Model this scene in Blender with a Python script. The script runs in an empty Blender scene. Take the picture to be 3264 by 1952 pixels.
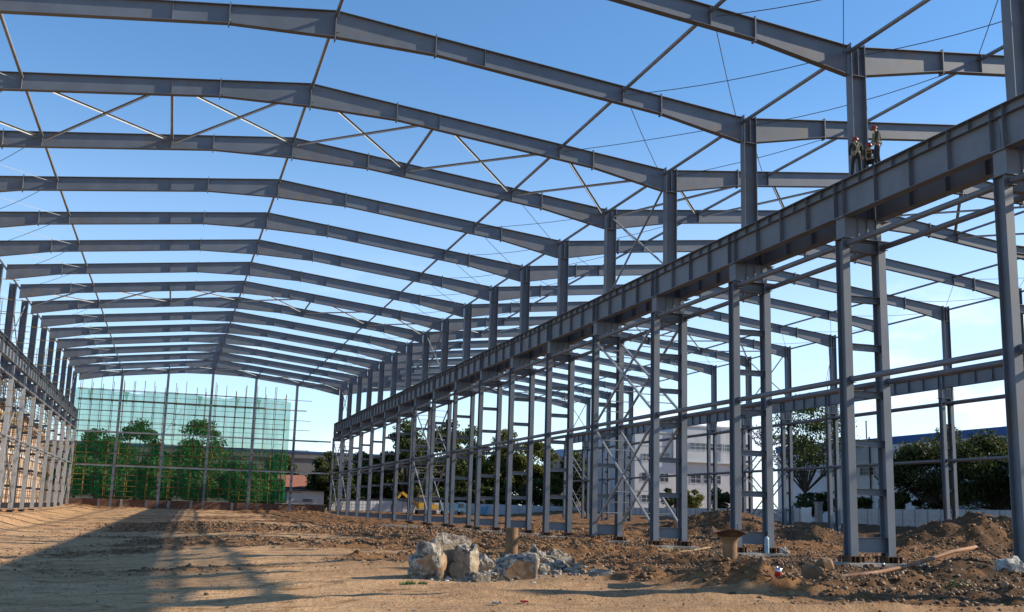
import bpy, bmesh, math, random
import numpy as np
from mathutils import Vector, Matrix, noise as mnoise
R = math.radians
random.seed(7)
S = bpy.context.scene
COL = S.collection

# ------------------------------------------------------------------ camera
cam = bpy.data.cameras.new('camera'); cam_o = bpy.data.objects.new('camera', cam); COL.objects.link(cam_o)
cam.sensor_width = 36.0; cam.sensor_fit = 'HORIZONTAL'; cam.lens = 3464.058 / 3264 * 36.0
cam.clip_start = 0.1; cam.clip_end = 9000
PITCH, YAW, ROLL = 0.1884, 0.2963, 0.0296
fwd = Vector((math.sin(YAW) * math.cos(PITCH), math.cos(YAW) * math.cos(PITCH), math.sin(PITCH)))
rgt = Vector((math.cos(YAW), -math.sin(YAW), 0)); upv = rgt.cross(fwd)
r2 = rgt * math.cos(ROLL) + upv * math.sin(ROLL); u2 = -rgt * math.sin(ROLL) + upv * math.cos(ROLL)
M = Matrix((r2, u2, -fwd)).transposed().to_4x4()
M.translation = Vector((-25.328, -27.964, 1.215)); cam_o.matrix_world = M
S.camera = cam_o

# ------------------------------------------------------------------ world, sun, exposure
SUNV = Vector((1.0, -0.18, 0.525)).normalized()
SUN_EL = math.asin(SUNV.z); SUN_AZ = math.atan2(SUNV.x, SUNV.y)
S.view_settings.view_transform = 'Standard'; S.view_settings.look = 'None'
S.view_settings.exposure = 0.62; S.view_settings.gamma = 1
W = bpy.data.worlds.new('World'); S.world = W; W.use_nodes = True
nt = W.node_tree; nt.nodes.clear(); N = nt.nodes.new; L = nt.links.new
out = N('ShaderNodeOutputWorld'); bg = N('ShaderNodeBackground'); sky = N('ShaderNodeTexSky')
sky.sky_type = 'NISHITA'; sky.sun_disc = False; sky.sun_elevation = SUN_EL; sky.sun_rotation = SUN_AZ
sky.air_density = 1.0; sky.dust_density = 0.05; sky.ozone_density = 4.0; sky.altitude = 300
bg.inputs['Strength'].default_value = 0.125
tc = N('ShaderNodeTexCoord'); sep = N('ShaderNodeSeparateXYZ'); L(tc.outputs['Generated'], sep.inputs[0])
# thin clouds low over the horizon, thicker to the right of the site
mp = N('ShaderNodeMapping'); mp.inputs['Scale'].default_value = (3.2, 3.2, 9.0); L(tc.outputs['Generated'], mp.inputs[0])
n1 = N('ShaderNodeTexNoise'); n1.inputs['Scale'].default_value = 1.7; n1.inputs['Detail'].default_value = 7; n1.inputs['Roughness'].default_value = 0.52
L(mp.outputs[0], n1.inputs[0])
cr = N('ShaderNodeMapRange'); cr.inputs[1].default_value = 0.46; cr.inputs[2].default_value = 0.62; L(n1.outputs[0], cr.inputs[0])
lo = N('ShaderNodeMapRange'); lo.inputs[1].default_value = 0.30; lo.inputs[2].default_value = 0.06; lo.interpolation_type = 'SMOOTHSTEP'; L(sep.outputs['Z'], lo.inputs[0])
sx = N('ShaderNodeMapRange'); sx.inputs[1].default_value = -0.25; sx.inputs[2].default_value = 0.62; sx.inputs[3].default_value = 0.3; L(sep.outputs['X'], sx.inputs[0])
m1 = N('ShaderNodeMath'); m1.operation = 'MULTIPLY'; L(cr.outputs[0], m1.inputs[0]); L(lo.outputs[0], m1.inputs[1])
m2 = N('ShaderNodeMath'); m2.operation = 'MULTIPLY'; L(m1.outputs[0], m2.inputs[0]); L(sx.outputs[0], m2.inputs[1])
gl = N('ShaderNodeMapRange'); gl.inputs[1].default_value = 0.40; gl.inputs[2].default_value = 0.02; gl.inputs[4].default_value = 0.55; gl.interpolation_type = 'SMOOTHSTEP'; L(sep.outputs['Z'], gl.inputs[0])
gs = N('ShaderNodeMapRange'); gs.inputs[1].default_value = 0.1; gs.inputs[2].default_value = 0.75; gs.inputs[3].default_value = 0.5; L(sep.outputs['X'], gs.inputs[0])
gm = N('ShaderNodeMath'); gm.operation = 'MULTIPLY'; L(gl.outputs[0], gm.inputs[0]); L(gs.outputs[0], gm.inputs[1])
m9 = N('ShaderNodeMath'); m9.operation = 'MAXIMUM'; L(m2.outputs[0], m9.inputs[0]); L(gm.outputs[0], m9.inputs[1]); m2 = m9
hs = N('ShaderNodeHueSaturation'); hs.inputs['Saturation'].default_value = 1.05; tint = N('ShaderNodeMix'); tint.data_type = 'RGBA'; tint.blend_type = 'MULTIPLY'; tint.inputs[0].default_value = 1; tint.inputs[7].default_value = (0.93, 1.06, 1.10, 1); L(sky.outputs[0], tint.inputs[6]); L(tint.outputs[2], hs.inputs['Color'])
mx = N('ShaderNodeMix'); mx.data_type = 'RGBA'; L(m2.outputs[0], mx.inputs[0]); L(hs.outputs[0], mx.inputs[6]); mx.inputs[7].default_value = (6.7, 7.2, 8.0, 1)
L(mx.outputs[2], bg.inputs['Color']); L(bg.outputs[0], out.inputs[0])
sl = bpy.data.lights.new('sun', 'SUN'); sl.energy = 5.0; sl.angle = R(0.5); sl.color = (1.0, 0.885, 0.71)
so = bpy.data.objects.new('sun', sl); COL.objects.link(so); so.location = SUNV * 300; so.rotation_euler = SUNV.to_track_quat('Z', 'Y').to_euler()

# ------------------------------------------------------------------ materials
def mat(name, col, rough=0.6, var=0.0, vscale=3.0, col2=None, c2scale=1.5, c2lo=0.55, c2hi=0.75, bump=0.0, bscale=20.0, metal=0.0, rnd=0.0, coord='Object', detail=5, spec=0.4, trans=0.0):
    m = bpy.data.materials.new(name); m.use_nodes = True; t = m.node_tree; n = t.nodes; l = t.links
    b = n['Principled BSDF']; b.inputs['Roughness'].default_value = rough; b.inputs['Metallic'].default_value = metal
    b.inputs['Specular IOR Level'].default_value = spec
    cc = n.new('ShaderNodeTexCoord'); src = cc.outputs[coord]
    base = n.new('ShaderNodeRGB'); base.outputs[0].default_value = (*col, 1); cur = base.outputs[0]
    if rnd:
        oi = n.new('ShaderNodeObjectInfo'); va = n.new('ShaderNodeVectorMath'); va.operation = 'MULTIPLY_ADD'; l.new(oi.outputs['Random'], va.inputs[0]); va.inputs[1].default_value = (57, 31, 83); l.new(src, va.inputs[2]); src = va.outputs[0]
    if col2:
        nz = n.new('ShaderNodeTexNoise'); nz.inputs['Scale'].default_value = c2scale; nz.inputs['Detail'].default_value = detail; nz.inputs['Roughness'].default_value = 0.6
        l.new(src, nz.inputs['Vector'])
        mr = n.new('ShaderNodeMapRange'); mr.inputs[1].default_value = c2lo; mr.inputs[2].default_value = c2hi; l.new(nz.outputs[0], mr.inputs[0])
        mi = n.new('ShaderNodeMix'); mi.data_type = 'RGBA'; l.new(mr.outputs[0], mi.inputs[0]); l.new(cur, mi.inputs[6]); mi.inputs[7].default_value = (*col2, 1); cur = mi.outputs[2]
    if var or rnd:
        nz = n.new('ShaderNodeTexNoise'); nz.inputs['Scale'].default_value = vscale; nz.inputs['Detail'].default_value = 4; l.new(src, nz.inputs['Vector'])
        mr = n.new('ShaderNodeMapRange'); mr.inputs[1].default_value = 0.3; mr.inputs[2].default_value = 0.7; mr.inputs[3].default_value = 1 - var; mr.inputs[4].default_value = 1 + var; l.new(nz.outputs[0], mr.inputs[0])
        fac = mr.outputs[0]
        if rnd:
            oi = n.new('ShaderNodeObjectInfo'); mo = n.new('ShaderNodeMapRange'); mo.inputs[3].default_value = 1 - rnd; mo.inputs[4].default_value = 1 + rnd; l.new(oi.outputs['Random'], mo.inputs[0])
            mm = n.new('ShaderNodeMath'); mm.operation = 'MULTIPLY'; l.new(fac, mm.inputs[0]); l.new(mo.outputs[0], mm.inputs[1]); fac = mm.outputs[0]
        vm = n.new('ShaderNodeVectorMath'); vm.operation = 'SCALE'; l.new(cur, vm.inputs[0]); l.new(fac, vm.inputs['Scale']); cur = vm.outputs[0]
    l.new(cur, b.inputs['Base Color'])
    if bump:
        nz = n.new('ShaderNodeTexNoise'); nz.inputs['Scale'].default_value = bscale; nz.inputs['Detail'].default_value = 6; l.new(src, nz.inputs['Vector'])
        bp = n.new('ShaderNodeBump'); bp.inputs['Strength'].default_value = bump; bp.inputs['Distance'].default_value = 0.05; l.new(nz.outputs[0], bp.inputs['Height']); l.new(bp.outputs[0], b.inputs['Normal'])
    if trans: b.inputs['Transmission Weight'].default_value = trans
    return m
MAT = {}
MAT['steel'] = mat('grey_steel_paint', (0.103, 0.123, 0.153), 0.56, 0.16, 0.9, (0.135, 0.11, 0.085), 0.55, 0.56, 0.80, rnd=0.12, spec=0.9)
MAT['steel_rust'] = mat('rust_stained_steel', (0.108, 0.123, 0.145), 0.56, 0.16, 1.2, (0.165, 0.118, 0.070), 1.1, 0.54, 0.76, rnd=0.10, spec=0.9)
MAT['galv_or_sunlit'] = mat('pale_or_sunlit_steel', (0.40, 0.42, 0.43), 0.42, 0.08, 2.0, (0.20, 0.17, 0.13), 1.3, 0.6, 0.8, rnd=0.05)
MAT['rust'] = mat('rusty_iron', (0.115, 0.055, 0.03), 0.85, 0.3, 6.0, (0.05, 0.03, 0.02), 3.0, 0.45, 0.65, bump=0.3, bscale=30)
MAT['rustpipe'] = mat('dusty_rusty_pipe', (0.22, 0.125, 0.06), 0.8, 0.25, 4.0, (0.10, 0.055, 0.03), 2.2, 0.48, 0.68, bump=0.25, bscale=25)
MAT['brace'] = mat('lighter_steel_paint', (0.215, 0.232, 0.25), 0.5, 0.1, 2.0, (0.16, 0.13, 0.10), 1.3, 0.55, 0.8, rnd=0.08, spec=0.6)
MAT['wire'] = mat('dark_wire', (0.06, 0.06, 0.065), 0.5)
MAT['conc'] = mat('weathered_concrete', (0.34, 0.32, 0.29), 0.9, 0.18, 3.0, (0.20, 0.17, 0.13), 1.6, 0.5, 0.7, bump=0.35, bscale=25)
MAT['chunk'] = mat('broken_concrete', (0.36, 0.31, 0.25), 0.95, 0.5, 9.0, (0.115, 0.09, 0.068), 6.0, 0.44, 0.6, bump=1.0, bscale=20)
MAT['chunkface'] = mat('clay_stained_concrete', (0.25, 0.145, 0.075), 0.9, 0.28, 5.0, (0.30, 0.24, 0.18), 2.2, 0.48, 0.68, bump=0.5, bscale=13)
MAT['chunkgrey'] = mat('dusty_concrete_face', (0.26, 0.195, 0.13), 0.95, 0.3, 5.0, (0.33, 0.28, 0.22), 3.0, 0.48, 0.66, bump=0.6, bscale=16)
MAT['brick'] = mat('red_brown_brick', (0.15, 0.075, 0.05), 0.9, 0.25, 7.0, (0.20, 0.15, 0.11), 1.0, 0.5, 0.75, bump=0.4, bscale=18)
MAT['tan'] = mat('tan_rendered_wall', (0.43, 0.315, 0.24), 0.9, 0.12, 1.2, (0.50, 0.40, 0.32), 0.7, 0.45, 0.7, bump=0.2, bscale=9)
MAT['white'] = mat('white_wall_paint', (0.66, 0.68, 0.70), 0.8, 0.07, 0.6, (0.50, 0.49, 0.46), 0.5, 0.55, 0.8)
MAT['offwhite'] = mat('pale_grey_wall_paint', (0.47, 0.475, 0.48), 0.8, 0.06, 0.5, (0.37, 0.365, 0.355), 0.4, 0.55, 0.8)
MAT['blue'] = mat('blue_fascia_paint', (0.03, 0.11, 0.30), 0.5, 0.08, 1.0)
MAT['glass'] = mat('dark_window_glass', (0.05, 0.06, 0.075), 0.12, spec=0.7)
MAT['fence'] = mat('white_sheet_metal', (0.46, 0.47, 0.485), 0.55, 0.06, 1.0, (0.34, 0.30, 0.25), 0.9, 0.55, 0.8)
MAT['greyroof'] = mat('grey_brown_cladding', (0.16, 0.145, 0.13), 0.8, 0.1, 0.5)
MAT['redtile'] = mat('red_roof_tiles', (0.30, 0.12, 0.075), 0.85, 0.2, 3.0, bump=0.4, bscale=12)
MAT['brownwall'] = mat('red_brown_house_wall', (0.16, 0.10, 0.08), 0.9, 0.2, 2.0)
MAT['yellow'] = mat('yellow_machine_paint', (0.62, 0.34, 0.03), 0.5, 0.12, 2.0, (0.3, 0.2, 0.08), 1.5, 0.6, 0.8)
MAT['bluepaint'] = mat('blue_machine_paint', (0.08, 0.19, 0.30), 0.55, 0.15, 2.0)
MAT['black'] = mat('black_rubber', (0.02, 0.02, 0.022), 0.8)
MAT['polerust'] = mat('rusty_scaffold_tube', (0.10, 0.055, 0.03), 0.7, 0.2, 2.0, (0.30, 0.19, 0.04), 0.35, 0.52, 0.62, coord='Object')
MAT['poleyellow'] = mat('yellow_scaffold_tube', (0.42, 0.27, 0.045), 0.6, 0.2, 2.0, (0.14, 0.08, 0.035), 0.8, 0.5, 0.6)
MAT['bark'] = mat('grey_brown_bark', (0.075, 0.058, 0.045), 0.95, 0.25, 5.0, bump=0.5, bscale=14)
MAT['hose'] = mat('dusty_orange_hose', (0.24, 0.115, 0.06), 0.75, 0.2, 3.0, (0.30, 0.24, 0.18), 2.5, 0.5, 0.7)
MAT['sack'] = mat('dirty_white_sack_cloth', (0.36, 0.34, 0.31), 0.9, 0.2, 5.0, (0.14, 0.105, 0.075), 3.0, 0.5, 0.7, bump=0.5, bscale=9)
MAT['wood'] = mat('weathered_timber', (0.36, 0.25, 0.14), 0.85, 0.2, 5.0)
MAT['gascyl'] = mat('pale_blue_cylinder_paint', (0.25, 0.36, 0.42), 0.4, 0.1, 5.0)
MAT['helmet'] = mat('red_helmet_plastic', (0.26, 0.028, 0.024), 0.4)
MAT['jacket'] = mat('dark_green_work_cloth', (0.035, 0.045, 0.032), 0.9, 0.2, 12.0)
MAT['trousers'] = mat('dark_work_trousers', (0.03, 0.033, 0.035), 0.9, 0.2, 12.0)
MAT['harness'] = mat('beige_webbing', (0.45, 0.38, 0.24), 0.8)
MAT['skin'] = mat('weathered_skin', (0.32, 0.19, 0.13), 0.6)
MAT['hair'] = mat('black_hair', (0.012, 0.011, 0.01), 0.7)
MAT['glove'] = mat('white_cotton_glove', (0.6, 0.55, 0.42), 0.9)
MAT['red'] = mat('red_label_paint', (0.45, 0.03, 0.03), 0.4)
MAT['tin'] = mat('bare_tin', (0.6, 0.6, 0.62), 0.3, metal=0.9)
MAT['cloth'] = mat('pale_blue_cloth', (0.14, 0.36, 0.50), 0.9, 0.2, 3.0)
MAT['grass'] = mat('young_grass', (0.07, 0.13, 0.03), 0.8, 0.3, 8.0)

def leafmat(name, a, b, tr=0.35):
    m = bpy.data.materials.new(name); m.use_nodes = True; t = m.node_tree; n = t.nodes; l = t.links; n.clear()
    o = n.new('ShaderNodeOutputMaterial'); g = n.new('ShaderNodeNewGeometry'); mi = n.new('ShaderNodeMix'); mi.data_type = 'RGBA'
    l.new(g.outputs['Random Per Island'], mi.inputs[0]); mi.inputs[6].default_value = (*a, 1); mi.inputs[7].default_value = (*b, 1)
    d = n.new('ShaderNodeBsdfPrincipled'); d.inputs['Roughness'].default_value = 0.6; d.inputs['Specular IOR Level'].default_value = 0.25; l.new(mi.outputs[2], d.inputs['Base Color'])
    tn = n.new('ShaderNodeBsdfTranslucent'); l.new(mi.outputs[2], tn.inputs[0]); ms = n.new('ShaderNodeMixShader'); ms.inputs[0].default_value = tr
    l.new(d.outputs[0], ms.inputs[1]); l.new(tn.outputs[0], ms.inputs[2]); l.new(ms.outputs[0], o.inputs[0]); return m
MAT['leaf_dark'] = leafmat('dark_foliage', (0.03, 0.043, 0.014), (0.08, 0.10, 0.026))
MAT['leaf_mid'] = leafmat('green_foliage', (0.035, 0.06, 0.014), (0.09, 0.12, 0.025))
MAT['leaf_yel'] = leafmat('yellowish_foliage', (0.06, 0.075, 0.014), (0.16, 0.16, 0.03))
MAT['leaf_net'] = leafmat('bright_green_foliage', (0.042, 0.095, 0.020), (0.10, 0.175, 0.036))
def netmat():
    m = bpy.data.materials.new('green_safety_mesh'); m.use_nodes = True; t = m.node_tree; n = t.nodes; l = t.links; n.clear()
    o = n.new('ShaderNodeOutputMaterial'); c = n.new('ShaderNodeTexCoord'); nz = n.new('ShaderNodeTexNoise'); nz.inputs['Scale'].default_value = 0.5; nz.inputs['Detail'].default_value = 6; nm_ = n.new('ShaderNodeMapping'); nm_.inputs['Scale'].default_value = (2.2, 1, .35); l.new(c.outputs['Object'], nm_.inputs[0]); l.new(nm_.outputs[0], nz.inputs['Vector'])
    d = n.new('ShaderNodeBsdfDiffuse'); d.inputs[0].default_value = (0.03, 0.24, 0.075, 1)
    tl = n.new('ShaderNodeBsdfTranslucent'); tl.inputs[0].default_value = (0.06, 0.40, 0.14, 1)
    ms = n.new('ShaderNodeMixShader'); ms.inputs[0].default_value = 0.5; l.new(d.outputs[0], ms.inputs[1]); l.new(tl.outputs[0], ms.inputs[2])
    tp = n.new('ShaderNodeBsdfTransparent'); tp.inputs[0].default_value = (0.66, 0.79, 0.71, 1)
    mr = n.new('ShaderNodeMapRange'); mr.inputs[1].default_value = 0.3; mr.inputs[2].default_value = 0.7; mr.inputs[3].default_value = 0.17; mr.inputs[4].default_value = 0.42; l.new(nz.outputs[0], mr.inputs[0])
    m2 = n.new('ShaderNodeMixShader'); l.new(mr.outputs[0], m2.inputs[0]); l.new(tp.outputs[0], m2.inputs[1]); l.new(ms.outputs[0], m2.inputs[2]); l.new(m2.outputs[0], o.inputs[0]); return m
MAT['net'] = netmat()

# ------------------------------------------------------------------ helpers
class MB:
    def __init__(s): s.v = []; s.f = []; s.mi = []; s.m = 0
    def hexa(s, p):
        b = len(s.v); s.v += [tuple(q) for q in p]
        for f in ((0, 3, 2, 1), (4, 5, 6, 7), (0, 1, 5, 4), (1, 2, 6, 5), (2, 3, 7, 6), (3, 0, 4, 7)): s.f.append(tuple(b + i for i in f)); s.mi.append(s.m)
    def box(s, x0, x1, y0, y1, z0, z1): s.hexa([(x0, y0, z0), (x1, y0, z0), (x1, y1, z0), (x0, y1, z0), (x0, y0, z1), (x1, y0, z1), (x1, y1, z1), (x0, y1, z1)])
    def bar(s, a, b, w, h, up=(0, 0, 1)):
        a = Vector(a); b = Vector(b); d = (b - a).normalized(); u = Vector(up)
        if abs(d.dot(u)) > 0.98: u = Vector((0, 1, 0))
        x = d.cross(u).normalized(); z = x.cross(d); x *= w / 2; z *= h / 2
        s.hexa([a - x - z, a + x - z, a + x + z, a - x + z, b - x - z, b + x - z, b + x + z, b - x + z])
    def tube(s, pts, r, n=8, cap=True):
        pts = [Vector(p) for p in pts]; rr = r if isinstance(r, (list, tuple)) else [r] * len(pts); b = len(s.v); pu = None
        for i, p in enumerate(pts):
            d = (pts[min(i + 1, len(pts) - 1)] - pts[max(i - 1, 0)]).normalized()
            u = pu if pu is not None else (Vector((0, 0, 1)) if abs(d.z) < 0.9 else Vector((1, 0, 0)))
            x = d.cross(u).normalized(); u = x.cross(d).normalized(); pu = u
            for k in range(n):
                a = 2 * math.pi * k / n; s.v.append(tuple(p + (x * math.cos(a) + u * math.sin(a)) * rr[i]))
        for i in range(len(pts) - 1):
            for k in range(n): s.f.append((b + i * n + k, b + i * n + (k + 1) % n, b + (i + 1) * n + (k + 1) % n, b + (i + 1) * n + k)); s.mi.append(s.m)
        if cap:
            s.f.append(tuple(b + k for k in range(n))[::-1]); s.f.append(tuple(b + (len(pts) - 1) * n + k for k in range(n))); s.mi += [s.m, s.m]
    def lathe(s, c, prof, n=16):
        b = len(s.v)
        for r, z in prof:
            for k in range(n): a = 2 * math.pi * k / n; s.v.append((c[0] + r * math.cos(a), c[1] + r * math.sin(a), c[2] + z))
        for i in range(len(prof) - 1):
            for k in range(n): s.f.append((b + i * n + k, b + i * n + (k + 1) % n, b + (i + 1) * n + (k + 1) % n, b + (i + 1) * n + k)); s.mi.append(s.m)
    def grid(s, fn, nu, nv):
        b = len(s.v)
        for j in range(nv + 1):
            for i in range(nu + 1): s.v.append(tuple(fn(i / nu, j / nv)))
        for j in range(nv):
            for i in range(nu): k = b + j * (nu + 1) + i; s.f.append((k, k + 1, k + nu + 2, k + nu + 1)); s.mi.append(s.m)
    def build(s, name, m, parent=None, off=(0, 0, 0), smooth=False):
        me = bpy.data.meshes.new(name); o3 = Vector(off)
        me.from_pydata([Vector(v) - o3 for v in s.v], [], s.f)
        for k in (m if isinstance(m, (list, tuple)) else [m]): me.materials.append(MAT[k] if isinstance(k, str) else k)
        if isinstance(m, (list, tuple)): me.polygons.foreach_set('material_index', s.mi)
        if smooth: me.polygons.foreach_set('use_smooth', [True] * len(me.polygons))
        me.update(); o = bpy.data.objects.new(name, me); COL.objects.link(o)
        if parent: o.parent = parent
        return o
def fastmesh(name, V, F):
    me = bpy.data.meshes.new(name); n = F.shape[1]; me.vertices.add(len(V)); me.vertices.foreach_set('co', V.astype(np.float32).ravel())
    me.loops.add(F.size); me.loops.foreach_set('vertex_index', F.astype(np.int32).ravel()); me.polygons.add(len(F)); me.polygons.foreach_set('loop_start', np.arange(0, F.size, n, dtype=np.int32)); me.polygons.foreach_set('loop_total', np.full(len(F), n, np.int32)); me.update(calc_edges=True); me.validate(); return me
def empty(name, loc):
    o = bpy.data.objects.new(name, None); o.empty_display_size = 0.3; o.location = loc; COL.objects.link(o); return o
def tag(o, label, cat, group=None, kind=None):
    if label: o['label'] = label
    if cat: o['category'] = cat
    if group: o['group'] = group
    o['kind'] = kind or 'thing'
    return o
def kids(o): return [c for c in ALLK.get(o.name, [])]
ALLK = {}
def dup(o, loc=None, parent=None):
    c = o.copy(); COL.objects.link(c)
    if parent: c.parent = parent
    if loc is not None: c.location = loc
    for ch in o.children: dup(ch, None, c)
    return c
ORD = ['nearest', 'second', 'third', 'fourth', 'fifth', 'sixth', 'seventh', 'eighth', 'ninth', 'tenth', 'eleventh', 'twelfth', 'thirteenth', 'fourteenth', 'fifteenth', 'sixteenth', 'seventeenth', 'eighteenth', 'nineteenth', 'twentieth']
def nth(i, hid):   # place of a repeat counted away from the viewer; negatives stand beyond the picture's near edge
    if i >= 0: return ORD[i] + (' to the viewer' if i == 0 else ' from the viewer')
    return 'outside the picture, ' + ORD[-i - 1]
B = 9.0; NF = 17
XR = {'left': -19.94, 'right': 20.98}

# ------------------------------------------------------------------ ground
class VN:   # small vectorised value noise
    def __init__(s, seed): s.t = np.random.RandomState(seed).rand(512, 512)
    def __call__(s, x, y):
        xi = np.floor(x).astype(int); yi = np.floor(y).astype(int); fx = x - xi; fy = y - yi
        fx = fx * fx * (3 - 2 * fx); fy = fy * fy * (3 - 2 * fy); t = s.t; g = lambda a, b: t[a % 512, b % 512]
        return (g(xi, yi) * (1 - fx) + g(xi + 1, yi) * fx) * (1 - fy) + (g(xi, yi + 1) * (1 - fx) + g(xi + 1, yi + 1) * fx) * fy - 0.5
vn = [VN(k) for k in range(8)]
def fbm(x, y, k=0, o=4):
    r = 0; a = 1.0
    for i in range(o): r = r + a * vn[(k + i) % 8](x * 2 ** i + 17 * i, y * 2 ** i + 9 * i); a *= 0.5
    return r
def sm(a, b, x): t = np.clip((x - a) / (b - a), 0, 1); return t * t * (3 - 2 * t)
MOUNDS = [(-12.75, -4.7, 1.3, 1.1, 0.58), (-12.1, -5.6, 0.9, 0.7, 0.25), (22.5, 61, 5.5, 6, 2.3), (17.0, 39, 3.4, 3.0, 1.25), (13.5, 36, 2.5, 2.5, 0.7), (21.5, 31, 3.5, 3.0, 1.35), (26, 30, 4, 3.5, 1.6), (31, 34, 6, 5, 1.7),
          (-0.3, 1.9, 2.0, 1.0, 0.62), (-2.8, 1.0, 1.8, 0.9, 0.22), (-4.5, -2.2, 2.4, 0.8, 0.28), (-7.5, -3.2, 2.0, 0.7, 0.22), (-9.8, 0.5, 2.2, 0.8, 0.28), (-2.5, -1.6, 1.8, 0.8, 0.3), (6.5, 24, 3, 2.2, 0.55), (9, 16, 3, 2, 0.5), (-7.2, 8.5, 2.2, 0.8, 0.35), (-8.5, 16, 3.0, 1.0, 0.3),
          (-3.5, 30, 1.8, 1.2, 0.35), (5, 44, 3, 2, 0.6), (6, 66, 3, 3, 0.6), (-35, 148, 7, 4, 0.5), (-10, 149, 7, 1.5, 0.45), (-22, 150, 5, 1.3, 0.35), (-4, 148, 3, 1.5, 0.4)]
def gh(x, y, fine=True):
    x = np.asarray(x, float); y = np.asarray(y, float)
    z = -0.46 + 0.06 * sm(-7, -1, x) + 0.55 * sm(60, 150, y) * sm(-36, -30, x) + 0.34 * sm(-35, -39, x) + 0.42 * sm(90, 150, y) * sm(-30, -38, x)
    z = z - 0.50 * sm(-18.5, -29, x) * sm(-39, -34, x) * (1 - sm(55, 130, y)) + 1.25 * sm(34, 52, x) + 0.5 * sm(155, 180, y)
    near = 1 - sm(120, 220, np.hypot(x + 10, y - 60))
    churn = np.clip(sm(-17, -8, x + 3 * fbm(x * .11, y * .11, 2)) * (1 - sm(44, 60, x)) + 0.85 * sm(-.18, .18, (fbm(x * .085 + 3, y * .07, 5) + .35 * fbm(x * .3, y * .3, 1))) * sm(1, 12, y + 3 * fbm(x * .2, y * .2, 7)) * sm(-36, -24, x) * (1 - .5 * sm(70, 130, y)), 0, 1)
    churn = churn * (1 - sm(-7.0, -9.5, y + 1.6 * fbm(x * .3, y * .3, 3)) * 0.55)
    for mx_, my_, rx, ry, h in MOUNDS:
        q = ((x - mx_) / rx) ** 2 + ((y - my_) / ry) ** 2; q = q * (1 + 0.5 * fbm(x * .9, y * .9, 6, 2))
        g = np.exp(-q * 1.1); z = z + h * g; churn = np.maximum(churn, np.clip(g * 1.6, 0, 1) * (1 - 0.3 * (np.abs(y - 149) < 6)))
    z = z + near * (0.10 * fbm(x * .22, y * .22, 1, 3) + (0.05 * fbm(x * .45, y * 1.5, 4, 4) + 0.045 * fbm(x * .9, y * 4.2, 2, 3) + 0.035 * fbm(x * 2.0, y * 6.0, 3, 3)) * (1 - churn))
    # wheel tracks worn along the bay and across it
    for k, (yy, a) in enumerate(((-9.6, .02), (-7.4, .05), (-5.9, -.03), (-4.1, .03), (-2.0, .0), (-.4, .04), (3.3, .02), (5.2, -.02), (10, .03), (15, .05), (21, .0), (27, .04))):
        d = y - (yy + a * (x + 20) + 0.35 * fbm(x * .25, x * 0 + k * 7.3, k % 8, 2)); w = 0.12 + 0.009 * max(yy + 12, 0)
        z = z + near * (1 - churn * .6) * sm(-40, -33, x) * (0.07 + 0.07 * sm(-20, -15, x)) * (np.exp(-(d / w) ** 2) - 0.8 * np.exp(-((d - 2 * w) / w) ** 2))
    rowb = 1 - .75 * np.exp(-((x - .7) / 2.2) ** 4)
    z = z + near * churn * rowb * (0.30 * np.abs(fbm(x * 1.1, y * 1.1, 3, 4)) + 0.17 * fbm(x * 3.1, y * 3.1, 2, 3) + 0.10 * np.abs(fbm(x * 6.5, y * 6.5, 5, 3)))
    return z, churn
def gz(x, y): return float(gh(np.array([x]), np.array([y]))[0][0])
def axis(lo, hi, fn):
    r = [lo]
    while r[-1] < hi: r.append(r[-1] + fn(r[-1]))
    return r
gx = [-4000, -1500, -600, -250, -120, -75, -55] + axis(-48, 14, lambda v: 0.17 if -26 < v < 0 else 0.24) + axis(14.3, 34, lambda v: 0.27) + axis(34.5, 60, lambda v: 0.5) + [66, 75, 90, 120, 200, 500, 1500, 4000]
gy = [-3000, -800, -200, -60, -35, -26] + axis(-20, 190, lambda v: max(0.085, 0.0052 * (v + 28))) + [196, 205, 230, 280, 400, 800, 2000, 5000]
GX, GY = np.meshgrid(np.array(gx), np.array(gy)); GZ, GC = gh(GX, GY)
me = bpy.data.meshes.new('ground'); nx, ny = len(gx), len(gy)
vv = np.stack([GX.ravel(), GY.ravel(), GZ.ravel()], 1); idx = np.arange(nx * ny).reshape(ny, nx)
ff = np.stack([idx[:-1, :-1], idx[:-1, 1:], idx[1:, 1:], idx[1:, :-1]], -1).reshape(-1, 4)
me = fastmesh('ground', vv, ff)
at = me.attributes.new('churn', 'FLOAT', 'POINT'); at.data.foreach_set('value', GC.ravel().astype(np.float32))
at = me.attributes.new('damp_or_shade', 'FLOAT', 'POINT'); at.data.foreach_set('value', np.maximum(sm(-12, -7, GX) * (1 - sm(6, 16, GY)) * sm(-9.5, -7, GY), .7 * sm(6, 14, GX) * sm(14, 24, GY) * (1 - sm(75, 100, GY))).ravel().astype(np.float32))  # damp soil in the right foreground; shade painted into the right-bay mounds' colour
at = me.attributes.new('worn', 'FLOAT', 'POINT'); at.data.foreach_set('value', (sm(-23.5, -15, GX + 2.5 * fbm(GX * .25, GY * .25, 2)) * (1 - sm(20, 45, GY))).ravel().astype(np.float32))
me.polygons.foreach_set('use_smooth', [True] * len(me.polygons)); me.update()
ground = bpy.data.objects.new('ground', me); COL.objects.link(ground); tag(ground, 'bare rutted earth floor of the building site', 'ground', kind='structure')
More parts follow.
